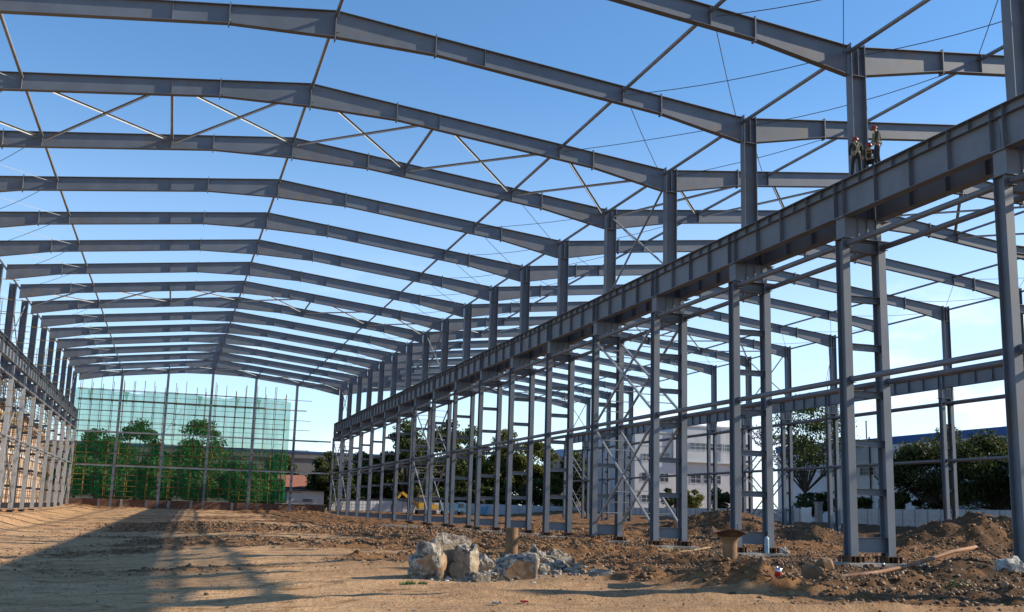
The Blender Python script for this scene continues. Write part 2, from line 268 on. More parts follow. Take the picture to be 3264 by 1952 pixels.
def groundmat():
    m = bpy.data.materials.new('bare_earth'); m.use_nodes = True; t = m.node_tree; n = t.nodes; l = t.links; b = n['Principled BSDF']; b.inputs['Roughness'].default_value = 0.95; b.inputs['Specular IOR Level'].default_value = 0.12
    c = n.new('ShaderNodeTexCoord'); P = c.outputs['Object']
    def nz(s, d=6, sc=None):
        k = n.new('ShaderNodeTexNoise'); k.inputs['Scale'].default_value = s; k.inputs['Detail'].default_value = d; k.inputs['Roughness'].default_value = 0.6
        if sc: mp = n.new('ShaderNodeMapping'); mp.inputs['Scale'].default_value = sc; l.new(P, mp.inputs[0]); l.new(mp.outputs[0], k.inputs['Vector'])
        else: l.new(P, k.inputs['Vector'])
        return k.outputs[0]
    def mr(x, a, b_, c_=0, d=1):
        k = n.new('ShaderNodeMapRange'); k.inputs[1].default_value = a; k.inputs[2].default_value = b_; k.inputs[3].default_value = c_; k.inputs[4].default_value = d; l.new(x, k.inputs[0]); return k.outputs[0]
    def mix(f, a, b_):
        k = n.new('ShaderNodeMix'); k.data_type = 'RGBA'; l.new(f, k.inputs[0])
        for i, q in ((6, a), (7, b_)):
            if isinstance(q, tuple): k.inputs[i].default_value = (*q, 1)
            else: l.new(q, k.inputs[i])
        return k.outputs[2]
    dry = mix(mr(nz(0.25), .38, .62), (0.55, 0.345, 0.185), (0.45, 0.27, 0.14))
    dry = mix(mr(nz(1.4, 8, (1, 3.2, 1)), .54, .68), dry, (0.25, 0.138, 0.060))
    dry = mix(mr(nz(2.0, 9, (.22, 1.7, 1)), .52, .62, 0, .5), dry, (0.175, 0.095, 0.045)); dry = mix(mr(nz(6.0, 6, (.3, 1.5, 1)), .56, .68, 0, .4), dry, (0.21, 0.12, 0.06))
    dry = mix(mr(nz(9.0, 6), .58, .72), dry, (0.27, 0.16, 0.08))
    a3 = n.new('ShaderNodeAttribute'); a3.attribute_name = 'worn'
    w3 = n.new('ShaderNodeMath'); w3.operation = 'MULTIPLY'; l.new(a3.outputs['Fac'], w3.inputs[0]); l.new(mr(nz(1.1, 8), .30, .60, .25, 1), w3.inputs[1])
    dry = mix(w3.outputs[0], dry, (0.285, 0.180, 0.102)); dry = mix(mr(nz(14, 5), .56, .64, 0, .55), dry, (0.15, 0.09, 0.05))
    wet = mix(mr(nz(0.9, 7), .40, .62), (0.150, 0.074, 0.033), (0.25, 0.128, 0.056))
    wet = mix(mr(nz(5.5, 6), .52, .68), wet, (0.080, 0.046, 0.025))
    wet = mix(mr(nz(16, 4), .60, .72), wet, (0.34, 0.23, 0.13))
    a = n.new('ShaderNodeAttribute'); a.attribute_name = 'churn'
    ad = n.new('ShaderNodeMath'); ad.operation = 'ADD'; l.new(a.outputs['Fac'], ad.inputs[0]); l.new(mr(nz(1.8, 6), .3, .7, -.28, .28), ad.inputs[1])
    a2 = n.new('ShaderNodeAttribute'); a2.attribute_name = 'damp_or_shade'
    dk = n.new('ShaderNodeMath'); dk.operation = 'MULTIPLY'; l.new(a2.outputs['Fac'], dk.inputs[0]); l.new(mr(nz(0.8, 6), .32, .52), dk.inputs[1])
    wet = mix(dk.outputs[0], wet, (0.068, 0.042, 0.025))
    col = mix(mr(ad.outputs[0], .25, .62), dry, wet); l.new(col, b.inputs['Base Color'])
    h = n.new('ShaderNodeMath'); h.operation = 'MULTIPLY_ADD'; l.new(nz(24, 5), h.inputs[0]); h.inputs[1].default_value = .35; l.new(nz(6, 8), h.inputs[2])
    bp = n.new('ShaderNodeBump'); bp.inputs['Strength'].default_value = 0.6; bp.inputs['Distance'].default_value = 0.09; l.new(h.outputs[0], bp.inputs['Height']); l.new(bp.outputs[0], b.inputs['Normal']); return m
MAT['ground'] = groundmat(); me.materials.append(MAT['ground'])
MAT['clod'] = mat('brown_clods', (0.22, 0.132, 0.070), 0.95, 0.4, 3.0, (0.11, 0.065, 0.036), 0.7, 0.45, 0.65, bump=0.5, bscale=30)
MAT['clods'] = leafmat('loose_earth', (0.075, 0.042, 0.022), (0.27, 0.165, 0.088), 0.0)

# ------------------------------------------------------------------ steel frame: rafters
RAFT_D = [0, 4.6, 15.9, 20.30]
def rtop(d): return 23.12 - 0.1085 * abs(d)
RB = {0: 21.86, 4.6: 21.75, 15.9: 20.50, 20.30: 19.62}
def make_rafter(xr, end):
    root = empty('roof_rafter', (xr, 0, 19.6)); off = (0, 0, 19.6); fw = 0.165
    for s in (-1, 1):
        for a, b in zip(RAFT_D[:-1], RAFT_D[1:]):
            m = MB(); xa, xb = (a + .012) * s, (b - .012) * s; ta, tb, ba, bb = rtop(a), rtop(b), RB[a], RB[b]
            if s < 0: xa, xb, ta, tb, ba, bb = xb, xa, tb, ta, bb, ba
            t = 0.022
            for y0, y1, za0, za1, zb0, zb1 in ((-.006, .006, ba + t, ta - t, bb + t, tb - t), (-fw, fw, ta - t, ta, tb - t, tb), (-fw, fw, ba, ba + t, bb, bb + t)):
                m.hexa([(xa, y0, za0), (xb, y0, zb0), (xb, y1, zb0), (xa, y1, za0), (xa, y0, za1), (xb, y0, zb1), (xb, y1, zb1), (xa, y1, za1)])
            m.build('beam_segment', 'steel_rust' if (a == 15.9 or (a == 0 and s > 0)) else 'steel', root, off)
        for d, up in ((4.6, .10), (15.9, .11)):
            p = MB(); p.box(d * s - .025, d * s + .025, -fw, fw, RB[d] - up, rtop(d) + up)
            for zz in (RB[d] + .16, rtop(d) - .2): p.hexa([(d * s + .02, -.06, zz), (d * s + .17, -.02, zz - .02), (d * s + .17, -.01, zz - .02), (d * s + .02, -.05, zz), (d * s + .02, -.06, zz + .07), (d * s + .05, -.02, zz + .02), (d * s + .05, -.01, zz + .02), (d * s + .02, -.05, zz + .07)])
            p.build('splice_plate', 'steel_rust', root, off)
        for d in (6.95, 13.88):
            bz = RB[4.6] + (RB[15.9] - RB[4.6]) * (d - 4.6) / 11.3; p = MB(); p.box(d * s - .007, d * s + .007, -fw + .01, -.007, bz + .023, rtop(d) - .023); p.box(d * s - .007, d * s + .007, .007, fw - .01, bz + .023, rtop(d) - .023)
            p.build('stiffener', 'steel', root, off)
    p = MB(); p.box(-.025, .025, -fw, fw, RB[0] - .15, rtop(0) - .35)
    for zz in (RB[0] + .12, RB[0] + .3): p.hexa([(.02, -.07, zz), (.2, -.02, zz - .03), (.2, -.01, zz - .03), (.02, -.06, zz), (.02, -.07, zz + .08), (.05, -.02, zz + .03), (.05, -.01, zz + .03), (.02, -.06, zz + .08)])
    p.build('ridge_plate', 'steel_rust', root, off)
    return root
rf0 = {}
for side in ('left', 'right'):
    rf0[side] = make_rafter(XR[side], 0); first = True
    for k in range(-2, NF + 1):
        o = rf0[side] if first else dup(rf0[side]); first = False
        o.location = (XR[side], B * k, 19.6)
        tag(o, 'grey pitched roof rafter across the %s bay, %s' % (side, nth(k - 1, 'past the near edge of the picture')), 'rafter', 'roof rafters of the %s bay' % side)

# ------------------------------------------------------------------ struts, roof bracing, rods
BR = (3, 9, 16)                        # braced bays between frames k and k+1
m = MB(); m.tube([(0, .02, 0), (0, 8.98, 0)], 0.088, 8); m.box(-.006, .006, -.0, .16, -.1, .1); m.box(-.006, .006, 8.84, 9.0, -.1, .1)
st0 = m.build('roof_strut', 'brace', smooth=True); used = False
for side in ('left', 'right'):
    xr = XR[side]
    L_ = [(-20.4, 'left eave' if side == 'left' else None), (-13.9, 'left quarter'), (0, 'ridge'), (13.9, 'right quarter'), (20.35, 'right eave')]
    for d, nm in L_:
        if nm is None: continue
        for k in range(-1, NF):
            o = dup(st0) if used else st0; used = True
            o.location = (xr + d, B * k, rtop(d) - 0.24)
            tag(o, 'round roof strut, %s line of the %s bay, gap %s' % (nm, side, nth(k, 'past the near edge of the picture')), 'roof strut', 'roof struts on the %s line of the %s bay' % (nm, side))
    for bi, k in enumerate(BR):
        for d, nm in ((-6.95, 'left middle'), (6.95, 'right middle')):
            o = dup(st0); o.location = (xr + d, B * k, rtop(d) - 0.24); tag(o, 'extra roof strut, %s line of the %s bay, %s braced gap' % (nm, side, ORD[bi]), 'roof strut', 'extra struts in the braced gaps')
        ds = [-20.3, -13.9, -6.95, 0, 6.95, 13.9, 20.3]; pn = ['left eave', 'outer left', 'inner left', 'inner right', 'outer right', 'right eave']
        for j, (a, b) in enumerate(zip(ds[:-1], ds[1:])):
            for q in (0, 1):
                if side == 'left' and j == 4 and k == 3 and q == 0: pass
                d0, d1 = (a, b) if q == 0 else (b, a)
                p0 = Vector((d0 * .965 + d1 * .035, .12, 0)); p1 = Vector((d1 * .965 + d0 * .035, B - .12, 0)); dz = -0.29 - q * 0.11
                p0.z = rtop(d0) + dz; p1.z = rtop(d1) + dz; dr = (p1 - p0).normalized(); sd = dr.cross(Vector((0, 0, 1))).normalized()
                mm = MB(); mm.bar(p0, p1, 0.20, 0.010); mm.m = 1; mm.bar(p0 + Vector((0, 0, -.061)), p1 + Vector((0, 0, -.061)), 0.014, 0.11)
                o = mm.build('roof_brace', ['steel', 'galv_or_sunlit'], None, (0, 0, 20)); o.location = (xr, B * k, 20)
                tag(o, 'angle roof brace, %s panel, %s bay, %s braced gap, %s' % (pn[j], side, ORD[bi], 'running right' if q == 0 else 'running left'), 'roof brace', 'diagonal roof braces')
for side, d0, d1, nm in (('left', -20.3, -13.9, 'left eave'), ('left', 13.9, 20.3, 'right eave'), ('right', -20.3, -13.9, 'left eave'), ('right', 13.9, 20.3, 'right eave')):
    for k in range(0, NF):
        if k in BR: continue
        if side == 'right' and d0 > 0 and k < 3: continue
        for q in (0, 1):
            a, b = (d0, d1) if q == 0 else (d1, d0); sag = random.uniform(.05, .5) if q else random.uniform(.03, .2)
            pts = []
            for i in range(9):
                t = i / 8; d = a + (b - a) * (0.04 + .92 * t); pts.append((d, .12 + (B - .24) * t, rtop(d) - .38 - sag * 4 * t * (1 - t)))
            mm = MB(); mm.tube(pts, 0.019, 5); o = mm.build('brace_rod', 'galv_or_sunlit' if q == 0 and nm == 'left eave' and side == 'left' else 'wire', None, (0, 0, 20)); o.location = (XR[side], B * k, 20)
            tag(o, 'slack rod, %s panel, %s bay, gap %s, %s' % (nm, side, nth(k, ''), 'running right' if q == 0 else 'running left'), 'brace rod', 'thin brace rods under the roof edges')

# ------------------------------------------------------------------ columns
def limb(mb, cx, w, z0, z1, hy=.25):
    mb.box(cx - w / 2, cx + w / 2, -hy, -hy + .022, z0, z1); mb.box(cx - w / 2, cx + w / 2, hy - .022, hy, z0, z1); mb.box(cx - .008, cx + .008, -hy + .022, hy - .022, z0, z1)
def hbeam(mb, x0, x1, z0, z1, hy=.12):
    mb.box(x0, x1, -hy, hy, z0, z0 + .018); mb.box(x0, x1, -hy, hy, z1 - .018, z1); mb.box(x0, x1, -.008, .008, z0 + .018, z1 - .018)
def make_column(limbs, w, u0, u1, zb, hx0, hx1, zt, one_side=None):
    root = empty('steel_column', (0, 0, zb))
    off = (0, 0, zb)
    for cx in limbs:
        m = MB(); limb(m, cx, w, zb, 12.5); m.build('limb', 'steel' if cx > -30 else 'galv_or_sunlit', root, off)  # left-hand row: same paint made paler, sunlight put into the colour
        p = MB(); p.box(cx - .34, cx + .34, -.42, .42, zb - .03, zb - .002)
        for a in (-.3, -.1, .1, .3):
            p.box(cx + a - .012, cx + a + .012, -.42, -.26, zb - .25, zb - .031); p.box(cx + a - .012, cx + a + .012, .26, .42, zb - .25, zb - .031)
        p.box(cx - .25, cx + .25, -.25, .25, zb - .25, zb - .031)
        p.build('base_plate', 'rust', root, off)
    a, b = limbs[0] + .009, limbs[1] - .009
    for z in (2.30, 4.19, 6.12, 8.0, 9.95):
        m = MB(); hbeam(m, a, b, z, z + .26); m.build('batten', 'steel', root, off)
    m = MB(); hbeam(m, a, b, zb + .13, zb + .70); m.build('tie_beam', 'steel', root, off)
    m = MB(); hbeam(m, a, b, 12.03, 12.478, .16); m.build('head_beam', 'steel', root, off)
    # box pedestal that carries the crane girders and the upper column
    m = MB(); m.box(hx0, hx1, -.30, -.28, 12.53, 13.37); m.box(hx0, hx1, .28, .30, 12.53, 13.37); m.box(hx0, hx0 + .02, -.28, .28, 12.53, 13.37); m.box(hx1 - .02, hx1, -.28, .28, 12.53, 13.37)
    m.box(hx0 - .12, hx1 + .42 if one_side is None else hx1 + .1, -.36, .36, 12.502, 12.53); m.box(hx0 - .1, hx1 + .4 if one_side is None else hx1 + .1, -.34, .34, 13.37, 13.395)
    for t in (.35, .6, .85): xx = hx0 + (hx1 - hx0) * t; m.box(xx - .008, xx + .008, -.36, -.302, 12.531, 13.369)
    m.build('pedestal', 'steel', root, off)
    m = MB(); m.box(u0, u0 + .022, -.215, .215, 13.396, 21.05); m.box(u1 - .022, u1, -.215, .215, 13.396, 21.05); m.box(u0 + .022, u1 - .022, -.007, .007, 13.396, 20.95)
    uc = m.build('upper_column', 'steel', root, off)
    m = MB(); mid = (u0 + u1) / 2
    for y0, y1 in ((-.205, -.008), (.008, .205)): m.box(u0 + .023, u1 - .023, y0, y1, 19.60, 19.62); m.box(mid - .008, mid + .008, y0, y1, 19.621, 20.9)
    m.build('stiffener', 'steel', uc)
    for c in list(uc.children): c.parent = uc; c.data.transform(Matrix.Translation((0, 0, -zb)))
    return root
def make_pad(w, h): pass
colB = make_column((-.13, 1.55), .33, .42, 1.10, 0.0, -.2, 1.51, 21)
colC = make_column((40.45, 41.34), .33, 40.93, 41.56, 0.25, 40.30, 41.5, 21, 1)
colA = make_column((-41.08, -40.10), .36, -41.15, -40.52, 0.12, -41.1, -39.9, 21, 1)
def place(col, zb, ks, k0, rowname, xc, hid):
    for i, k in enumerate(ks):
        o = col if i == 0 else dup(col); o.location = (0, B * k, zb)
        tag(o, 'tall twin-limbed steel column, %s row, %s' % (rowname, nth(k - k0, hid)), 'steel column', 'columns of the %s row' % rowname)
place(colB, 0.0, list(range(-2, NF + 1)), 0, 'middle', .7, 'past the near edge of the picture')
place(colC, 0.25, list(range(3, NF + 1)), 5, 'right-hand', 41, 'hidden off to the right')
place(colA, 0.12, list(range(8, NF + 1)), 8, 'left-hand', -40.5, '')
# footings under the middle and right rows
def pad(x0, x1, y, z1, z0, label, group, s, hy=.78):
    bm = bmesh.new(); bmesh.ops.create_cube(bm, size=1); rnd = random.Random(s)
    bmesh.ops.subdivide_edges(bm, edges=bm.edges[:], cuts=5, use_grid_fill=True)
    for v in bm.verts:
        v.co.x *= (x1 - x0); v.co.y *= 2 * hy; v.co.z *= (z1 - z0)
        q = mnoise.noise_vector(v.co * 1.7 + Vector((s * 3.1, 0, 0))); v.co += Vector((q.x * .05, q.y * .05, q.z * .012))
    me_ = bpy.data.meshes.new('concrete_footing'); bm.to_mesh(me_); bm.free(); me_.materials.append(MAT['conc'])
    o = bpy.data.objects.new('concrete_footing', me_); o.location = ((x0 + x1) / 2, y, (z0 + z1) / 2); COL.objects.link(o); tag(o, label, 'footing', group)
for k in range(0, NF + 1):
    pad(-.72 + random.uniform(-.1, .1), 2.0 + random.uniform(-.1, .35), B * k, -.255, -.95, 'rough concrete footing under the middle row column, %s' % nth(k, ''), 'footings of the middle row', k)
for k in range(5, NF + 1): pad(39.7, 42.0, B * k, -.005, -.7, 'rough concrete footing under the right-hand row column, %s' % nth(k - 5, ''), 'footings of the right-hand row', 40 + k)
for k in range(8, NF + 1): pad(-41.6, -39.3, B * k, -.135, -.7, 'pale concrete footing under the left-hand row column, %s' % nth(k - 8, ''), 'footings of the left-hand row', 70 + k, .5)

# ------------------------------------------------------------------ crane girders
def make_girder(sgn=1):
    root = empty('crane_girder', (0, 0, 13.4)); m = MB(); e = .012
    m.box(-.20, .20, e, B - e, 0, .025); m.box(-.22, .22, e, B - e, 1.475, 1.5); m.box(-.009, .009, e, B - e, .025, 1.475)
    m.build('girder_beam', 'steel', root)
    for i in range(5):
        y = .32 + i * 2.08 if i < 4 else B - .3; y = .3 + i * 2.1
        for s in (-1, 1):
            m = MB(); m.box(.0095 * s if s > 0 else -.19, .19 if s > 0 else -.0095, y - .008, y + .008, .026, 1.474); m.build('stiffener', 'steel', root)
            if i < 4: m = MB(); m.box(.0095 if s > 0 else -.15, .15 if s > 0 else -.0095, y + 1.05 - .008, y + 1.05 + .008, 1.13, 1.474); m.build('short_stiffener', 'steel', root)
    m = MB(); m.box(-.19, -.0095, e, B - e, 1.118, 1.128); m.build('long_stiffener', 'steel', root)
    return root
g0 = make_girder(); used = False
for x, nm, ks, k0, hid in ((-.1, 'left line of middle row', range(-2, NF), 0, 'past the near edge of the picture'), (1.5, 'right line of middle row', range(-2, NF), 0, 'past the near edge of the picture'),
                           (40.5, 'right-hand row', range(2, NF), 5, 'hidden off to the right'), (-40.0, 'left-hand row', range(7, NF), 7, '')):
    for k in ks:
        o = dup(g0) if used else g0; used = True; o.location = (x, B * k, 13.4)
        if x < -30: o.location = (x, B * k + B, 13.4); o.rotation_euler = (0, 0, math.pi)
        tag(o, 'crane girder with stiffeners, %s, %s' % (nm, nth(k - k0, hid)), 'crane girder', 'crane girders on the %s' % nm)

# ------------------------------------------------------------------ tie pipes between the columns
def make_pipe():
    root = empty('tie_pipe', (0, 0, 0)); m = MB(); m.tube([(0, .36, 0), (0, 8.64, 0)], .115, 10); m.build('pipe', 'steel_rust', root, smooth=True)
    for y0, y1 in ((.252, .40), (8.60, 8.748)):
        m = MB(); m.box(-.15, .15, y0, y1, -.135, -.118); m.box(-.012, .012, y0, y1, -.117, .14); m.build('bracket', 'steel', root)
    return root
p0 = make_pipe(); used = False
for nm, xs, zs, ks, k0, hid in (('middle', (-.08, 1.6), (6.78, 12.28), range(-1, NF), 0, 'past the near edge of the picture'), ('right-hand', (40.45, 41.34), (6.95, 12.05), range(4, NF), 5, 'hidden off to the right'), ('left-hand', (-40.93, -40.05), (6.85, 12.2), range(8, NF), 8, '')):
    for li, x in enumerate(xs):
        for zi, z in enumerate(zs):
            for k in ks:
                o = dup(p0) if used else p0; used = True; o.location = (x, B * k, z)
                tag(o, '%s tie pipe on %s limbs, %s row, gap %s' % (('lower', 'upper')[zi], ('left', 'right')[li], nm, nth(k - k0, hid)), 'tie pipe', 'tie pipes of the %s row' % nm)

# ------------------------------------------------------------------ laced bracing between columns, and crosses between the upper columns
def laced(xa, xb, z0, z1, rise):
    root = empty('laced_brace', (0, 0, z0)); ya, yb = .28, B - .28
    if not rise: za, zb_ = z1, z0
    else: za, zb_ = z0, z1
    ofx = .0 if rise else .06
    for x in (xa, xb):
        m = MB(); m.bar((x + ofx, ya, za - z0), (x + ofx, yb, zb_ - z0), .10, .12); m.build('chord', 'brace', root)
    n = 9
    for i in range(1, n):
        t = i / n
        if abs(t - .5) < .06: continue
        m = MB(); y = ya + (yb - ya) * t; z = za + (zb_ - za) * t - z0; m.bar((xa + .056 + ofx, y, z), (xb - .056 + ofx, y, z), .06, .05); m.build('rung', 'brace', root)
    return root
for nm, xa, xb, u, z0 in (('middle', -.13, 1.55, .76, .8), ('right-hand', 40.45, 41.34, 41.25, 1.0), ('left-hand', -40.93, -40.05, -40.83, .9)):
    for bi, k in enumerate(BR):
        if nm != 'middle' and k == 3: continue
        for li, (a, b) in enumerate(((z0, 6.45), (7.05, 12.0))):
            for q in (0, 1):
                o = laced(xa, xb, a, b, q == 1); o.location = (0, B * k, a)
                tag(o, '%s laced brace with rungs, %s row, %s braced gap, %s' % (('lower', 'upper')[li], nm, ORD[bi], 'falling away' if q == 0 else 'rising away'), 'column brace', 'laced column braces')
        for q in (0, 1):
            m = MB(); a, b = ((15.1, 20.4) if q else (20.4, 15.1)); m.bar((u - .1 + q * .13, .1, a), (u - .1 + q * .13, B - .1, b), .09, .09)
            o = m.build('upper_brace', 'brace', None, (0, 0, 15)); o.location = (0, B * k, 15)
            tag(o, 'plain upper column brace, %s row, %s braced gap, %s' % (nm, ORD[bi], 'rising away' if q else 'falling away'), 'column brace', 'upper column braces')

for i, (x, y, z0, z1, sw, lb) in enumerate(((40.3, 71.6, 20.8, 6.0, .25, 'thin slack rope hanging down a right-hand column, left one'), (40.8, 71.9, 20.7, 9.0, .5, 'thin slack rope hanging down a right-hand column, right one'))):
    m = MB(); m.tube([(x + sw * math.sin(t * .9 + i), y, z0 + (z1 - z0) * t / 10) for t in range(11)], .022, 5); o = m.build('rope', 'wire', None, (x, y, z1)); o.location = (x, y, z1); tag(o, lb, 'rope', 'slack ropes')
# ------------------------------------------------------------------ far gable: wall, columns, girts, scaffold, net
def rz_left(x): return np.interp(abs(x - XR['left']), [0, 4.6, 15.9, 20.3], [RB[0], RB[4.6], RB[15.9], RB[20.3]])
GXS = (-33.85, -26.95, -20.1, -13.25, -6.6)
for i, x in enumerate(GXS):
    root = empty('gable_column', (x, 153, 0)); m = MB(); h = float(rz_left(x)) - .02
    m.box(-.19, .19, -.2, -.18, .02, h); m.box(-.19, .19, .18, .2, .02, h); m.box(-.008, .008, -.18, .18, .02, h); m.build('limb', 'steel', root)
    m = MB(); m.box(-.3, .3, -.3, .3, -.3, .018); m.build('base_plate', 'conc', root)
    tag(root, 'slim grey gable column before the green net, %s from the left' % ('first', 'second', 'third', 'fourth', 'fifth')[i], 'gable column', 'gable columns')
xs = [-39.8] + list(GXS) + [-.35]
for i, (a, b) in enumerate(zip(xs[:-1], xs[1:])):
    for z, nm in ((6.6, 'lower'), (11.75, 'upper')):
        m = MB(); a_ = a + (.2 if i else .3); b_ = b - .2; m.box(a_, b_, 152.80, 152.97, z, z + .02); m.box(a_, b_, 152.80, 152.97, z + .2, z + .22); m.box(a_, b_, 152.88, 152.89, z + .02, z + .2)
        o = m.build('gable_girt', 'galv_or_sunlit', None, (a, 153, z)); o.location = (a, 153, z); tag(o, '%s pale girt between gable columns, %s span from the left' % (nm, ('first', 'second', 'third', 'fourth', 'fifth', 'sixth')[i]), 'girt', 'gable girts')
root = empty('brick_wall', (-20, 153.7, .2)); off = (-20, 153.7, .2)
m = MB(); m.box(-41.2, -.9, 153.52, 153.9, -.3, 1.62); m.build('wall', 'brick', root, off)
m = MB(); m.box(-9.0, -.8, 153.45, 153.97, 1.621, 1.76); m.build('coping', 'conc', root, off)
for x in (-35.6, -32.3, -28.6, -25.3, -21.9, -15.6): m = MB(); m.box(x - .2, x + .2, 153.42, 153.519, -.2, 1.60); m.build('post', 'conc', root, off)
tag(root, 'low red-brown brick wall with concrete posts under the green net', 'wall')
for x, y, s, lb in ((-18.9, 151.9, 1, 'small dark iron trestle near the wall, left one'), (-12.6, 151.9, 1, 'small dark iron trestle near the wall, right one')):
    root = empty('iron_trestle', (x, y, gz(x, y))); m = MB(); m.box(-.45, .45, -.3, .3, 1.0, 1.06); m.build('top', 'rust', root)
    for a in (-.4, .4):
        for b in (-.26, .26): m = MB(); m.bar((a, b, -.05), (a, b * .9, 1.0), .07, .07); m.build('leg', 'rust', root)
    m = MB(); m.bar((-.4, -.26, .4), (.4, -.26, .4), .05, .05); m.build('rail', 'rust', root); tag(root, lb, 'trestle', 'trestles by the brick wall')
SX = [-39.9 + 1.58 * i for i in range(21)]
root = empty('scaffold', (-24, 155.5, 1.5)); off = (-24, 155.5, 1.5); rnd = random.Random(3)
for r, y in ((0, 154.75), (1, 156.1)):
    for i, x in enumerate(SX):
        x += rnd.uniform(-.15, .15) + .12 * r; top = 18.6 + rnd.uniform(.3, 2.2); top = min(top, float(rz_left(x)) + 2)
        low = 6.3 if i % 2 else 1.7
        m = MB(); m.tube([(x, y, low), (x + rnd.uniform(-.1, .1), y, top)], .048, 6); m.build('standard', 'polerust', root, off)
        if low > 2: m = MB(); m.tube([(x, y, 1.65), (x, y, 6.3)], .04, 6); m.build('standard', 'poleyellow', root, off)
    for j in range(11):
        z = 2.0 + 1.66 * j
        for sg in ((-40.4, -25.2), (-25.6, None)):
            x1 = sg[1] or rnd.choice((-7.6, -4.6, -3.9, -2.4)); z_ = z + rnd.uniform(-.05, .05)
            m = MB(); m.tube([(sg[0], y - .08, z_), (x1, y - .08, z_ + rnd.uniform(-.08, .08))], .045, 6)
            for x in SX:
                if sg[0] < x < min(x1, -8): m.box(x - .07, x + .07, y - .15, y - .0, z_ - .07, z_ + .07)
            m.build('ledger', 'polerust', root, off)
        if r == 0 and j < 10:
            m = MB(); zz = z + .83; m.tube([(-40.2, y - .08, zz), (-8.2, y - .08, zz + rnd.uniform(-.1, .1))], .03, 5); m.build('guard_rail', 'polerust', root, off)
m = MB(); m.box(-40.2, -11.5, 154.9, 155.95, 17.02, 17.10); m.build('plank_deck', 'wood', root, off)
for a, b in (((-31, 5.5), (-24.5, 16)), ((-17, 3), (-22, 12)), ((-13, 4), (-9.5, 11))): m = MB(); m.tube([(a[0], 154.62, a[1]), (b[0], 154.62, b[1])], .033, 6); m.build('brace', 'polerust', root, off)
tag(root, 'tall tube scaffold across the far gable, rusty above and yellow below', 'scaffold')
m = MB(); m.grid(lambda u, v: (-41.3 + 34.2 * u, 156.35 + .13 * math.sin(u * 40) + .12 * math.sin(u * 97 + v * 5) + .09 * math.sin(u * 211 + v * 9), 1.7 + (16.9 + .22 * math.sin(u * 17) + .12 * math.sin(u * 61)) * v), 260, 24)
o = m.build('safety_net', 'net', None, (-24, 156.3, 1.7)); o.location = (-24, 156.3, 1.7); tag(o, 'translucent green safety net hung behind the gable scaffold', 'safety net')
o = MB(); 
for i, x in enumerate((-38.6, -33.1, -21.8, -15.9, -12.4)): o.grid(lambda u, v, x=x: (x + (.35 * v * v + .08) * (u - .5) * 2, 156.25 + .1 * math.sin(u * 9), 16.6 + 1.9 * v), 5, 6)
o = o.build('net_fold', 'net', None, (-24, 156.3, 16)); o.location = (-24, 156.3, 16); o.parent = bpy.data.objects['safety_net']; o.matrix_parent_inverse = Matrix.Translation((24, -156.3, -1.7))

# ------------------------------------------------------------------ left-hand side: rendered wall, scaffold, rebar cages
root = empty('masonry_wall', (-44.3, 110, 0)); off = (-44.3, 110, 0)
for k in range(7, 17):
    y0, y1 = B * k + .25, B * k + 8.75; h0 = 11.9 + (k * 37 % 5) * .07; m = MB(); n = 8
    for i in range(n):
        a, b = y0 + (y1 - y0) * i / n, y0 + (y1 - y0) * (i + 1) / n - .03
        za, zb = h0 - .3 * i / n, h0 - .3 * (i + 1) / n
        if i == n - 1: zb -= .55
        d = .03 * ((i * 7 + k) % 3); m.hexa([(-44.7, a, .2), (-44.2 + d, a, .2), (-44.2 + d, b, .2), (-44.7, b, .2), (-44.7, a, za), (-44.2 + d, a, za), (-44.2 + d, b, zb), (-44.7, b, zb)])
    m.build('wall_panel', 'tan', root, off)
    m = MB(); m.box(-44.75, -44.3, B * k - .22, B * k + .22, .2, 12.0); m.build('pilaster', 'conc', root, off)
    m = MB(); m.box(-44.13, -43.95, y0, y1, 6.5, 6.95); m.build('ledge', 'offwhite', root, off)
tag(root, 'tall tan rendered wall panels behind the left-hand column row', 'wall')
root = empty('side_scaffold', (-43.2, 110, 0)); off = (-43.2, 110, 0); rnd = random.Random(11)
for x in (-43.15, -42.5):
    for i in range(20):
        y = 74 + 4.0 * i + rnd.uniform(-.3, .3); m = MB(); m.tube([(x, y, .1), (x + rnd.uniform(-.1, .1), y, 13.2 + rnd.uniform(-.5, 1.6))], .036, 5); m.build('standard', rnd.choice(('polerust', 'polerust', 'poleyellow')), root, off)
    for j in range(8):
        z = (2.2, 4.9, 7.6, 9.9, 10.9, 11.9, 12.7, 13.4)[j]; m = MB(); m.tube([(x - .08, 72, z), (x - .08, 152.5, z + rnd.uniform(-.1, .1))], .034, 5); m.build('ledger', 'polerust' if j < 6 else 'poleyellow', root, off)
    for i in range(26):
        y = rnd.uniform(76, 151); z = rnd.uniform(10.8, 13.0); m = MB(); m.tube([(x, y, z), (x + rnd.uniform(-.3, .3), y + rnd.uniform(-1.6, 1.6), z + rnd.uniform(.4, 1.6))], .03, 5); m.build('brace', rnd.choice(('poleyellow', 'polerust')), root, off)
for k in range(8, 17):
    for z in (19.3, 16.4, 10.9, 8.8):
        y = B * k - rnd.uniform(.6, 2.5); m = MB(); m.tube([(-44, y, z), (-38.9 + rnd.uniform(-.8, .5), y + .1, z - .06)], .032, 5); m.build('putlog', rnd.choice(('polerust', 'poleyellow')), root, off)
tag(root, 'tangled yellow and rusty tube scaffold along the tan wall', 'scaffold')
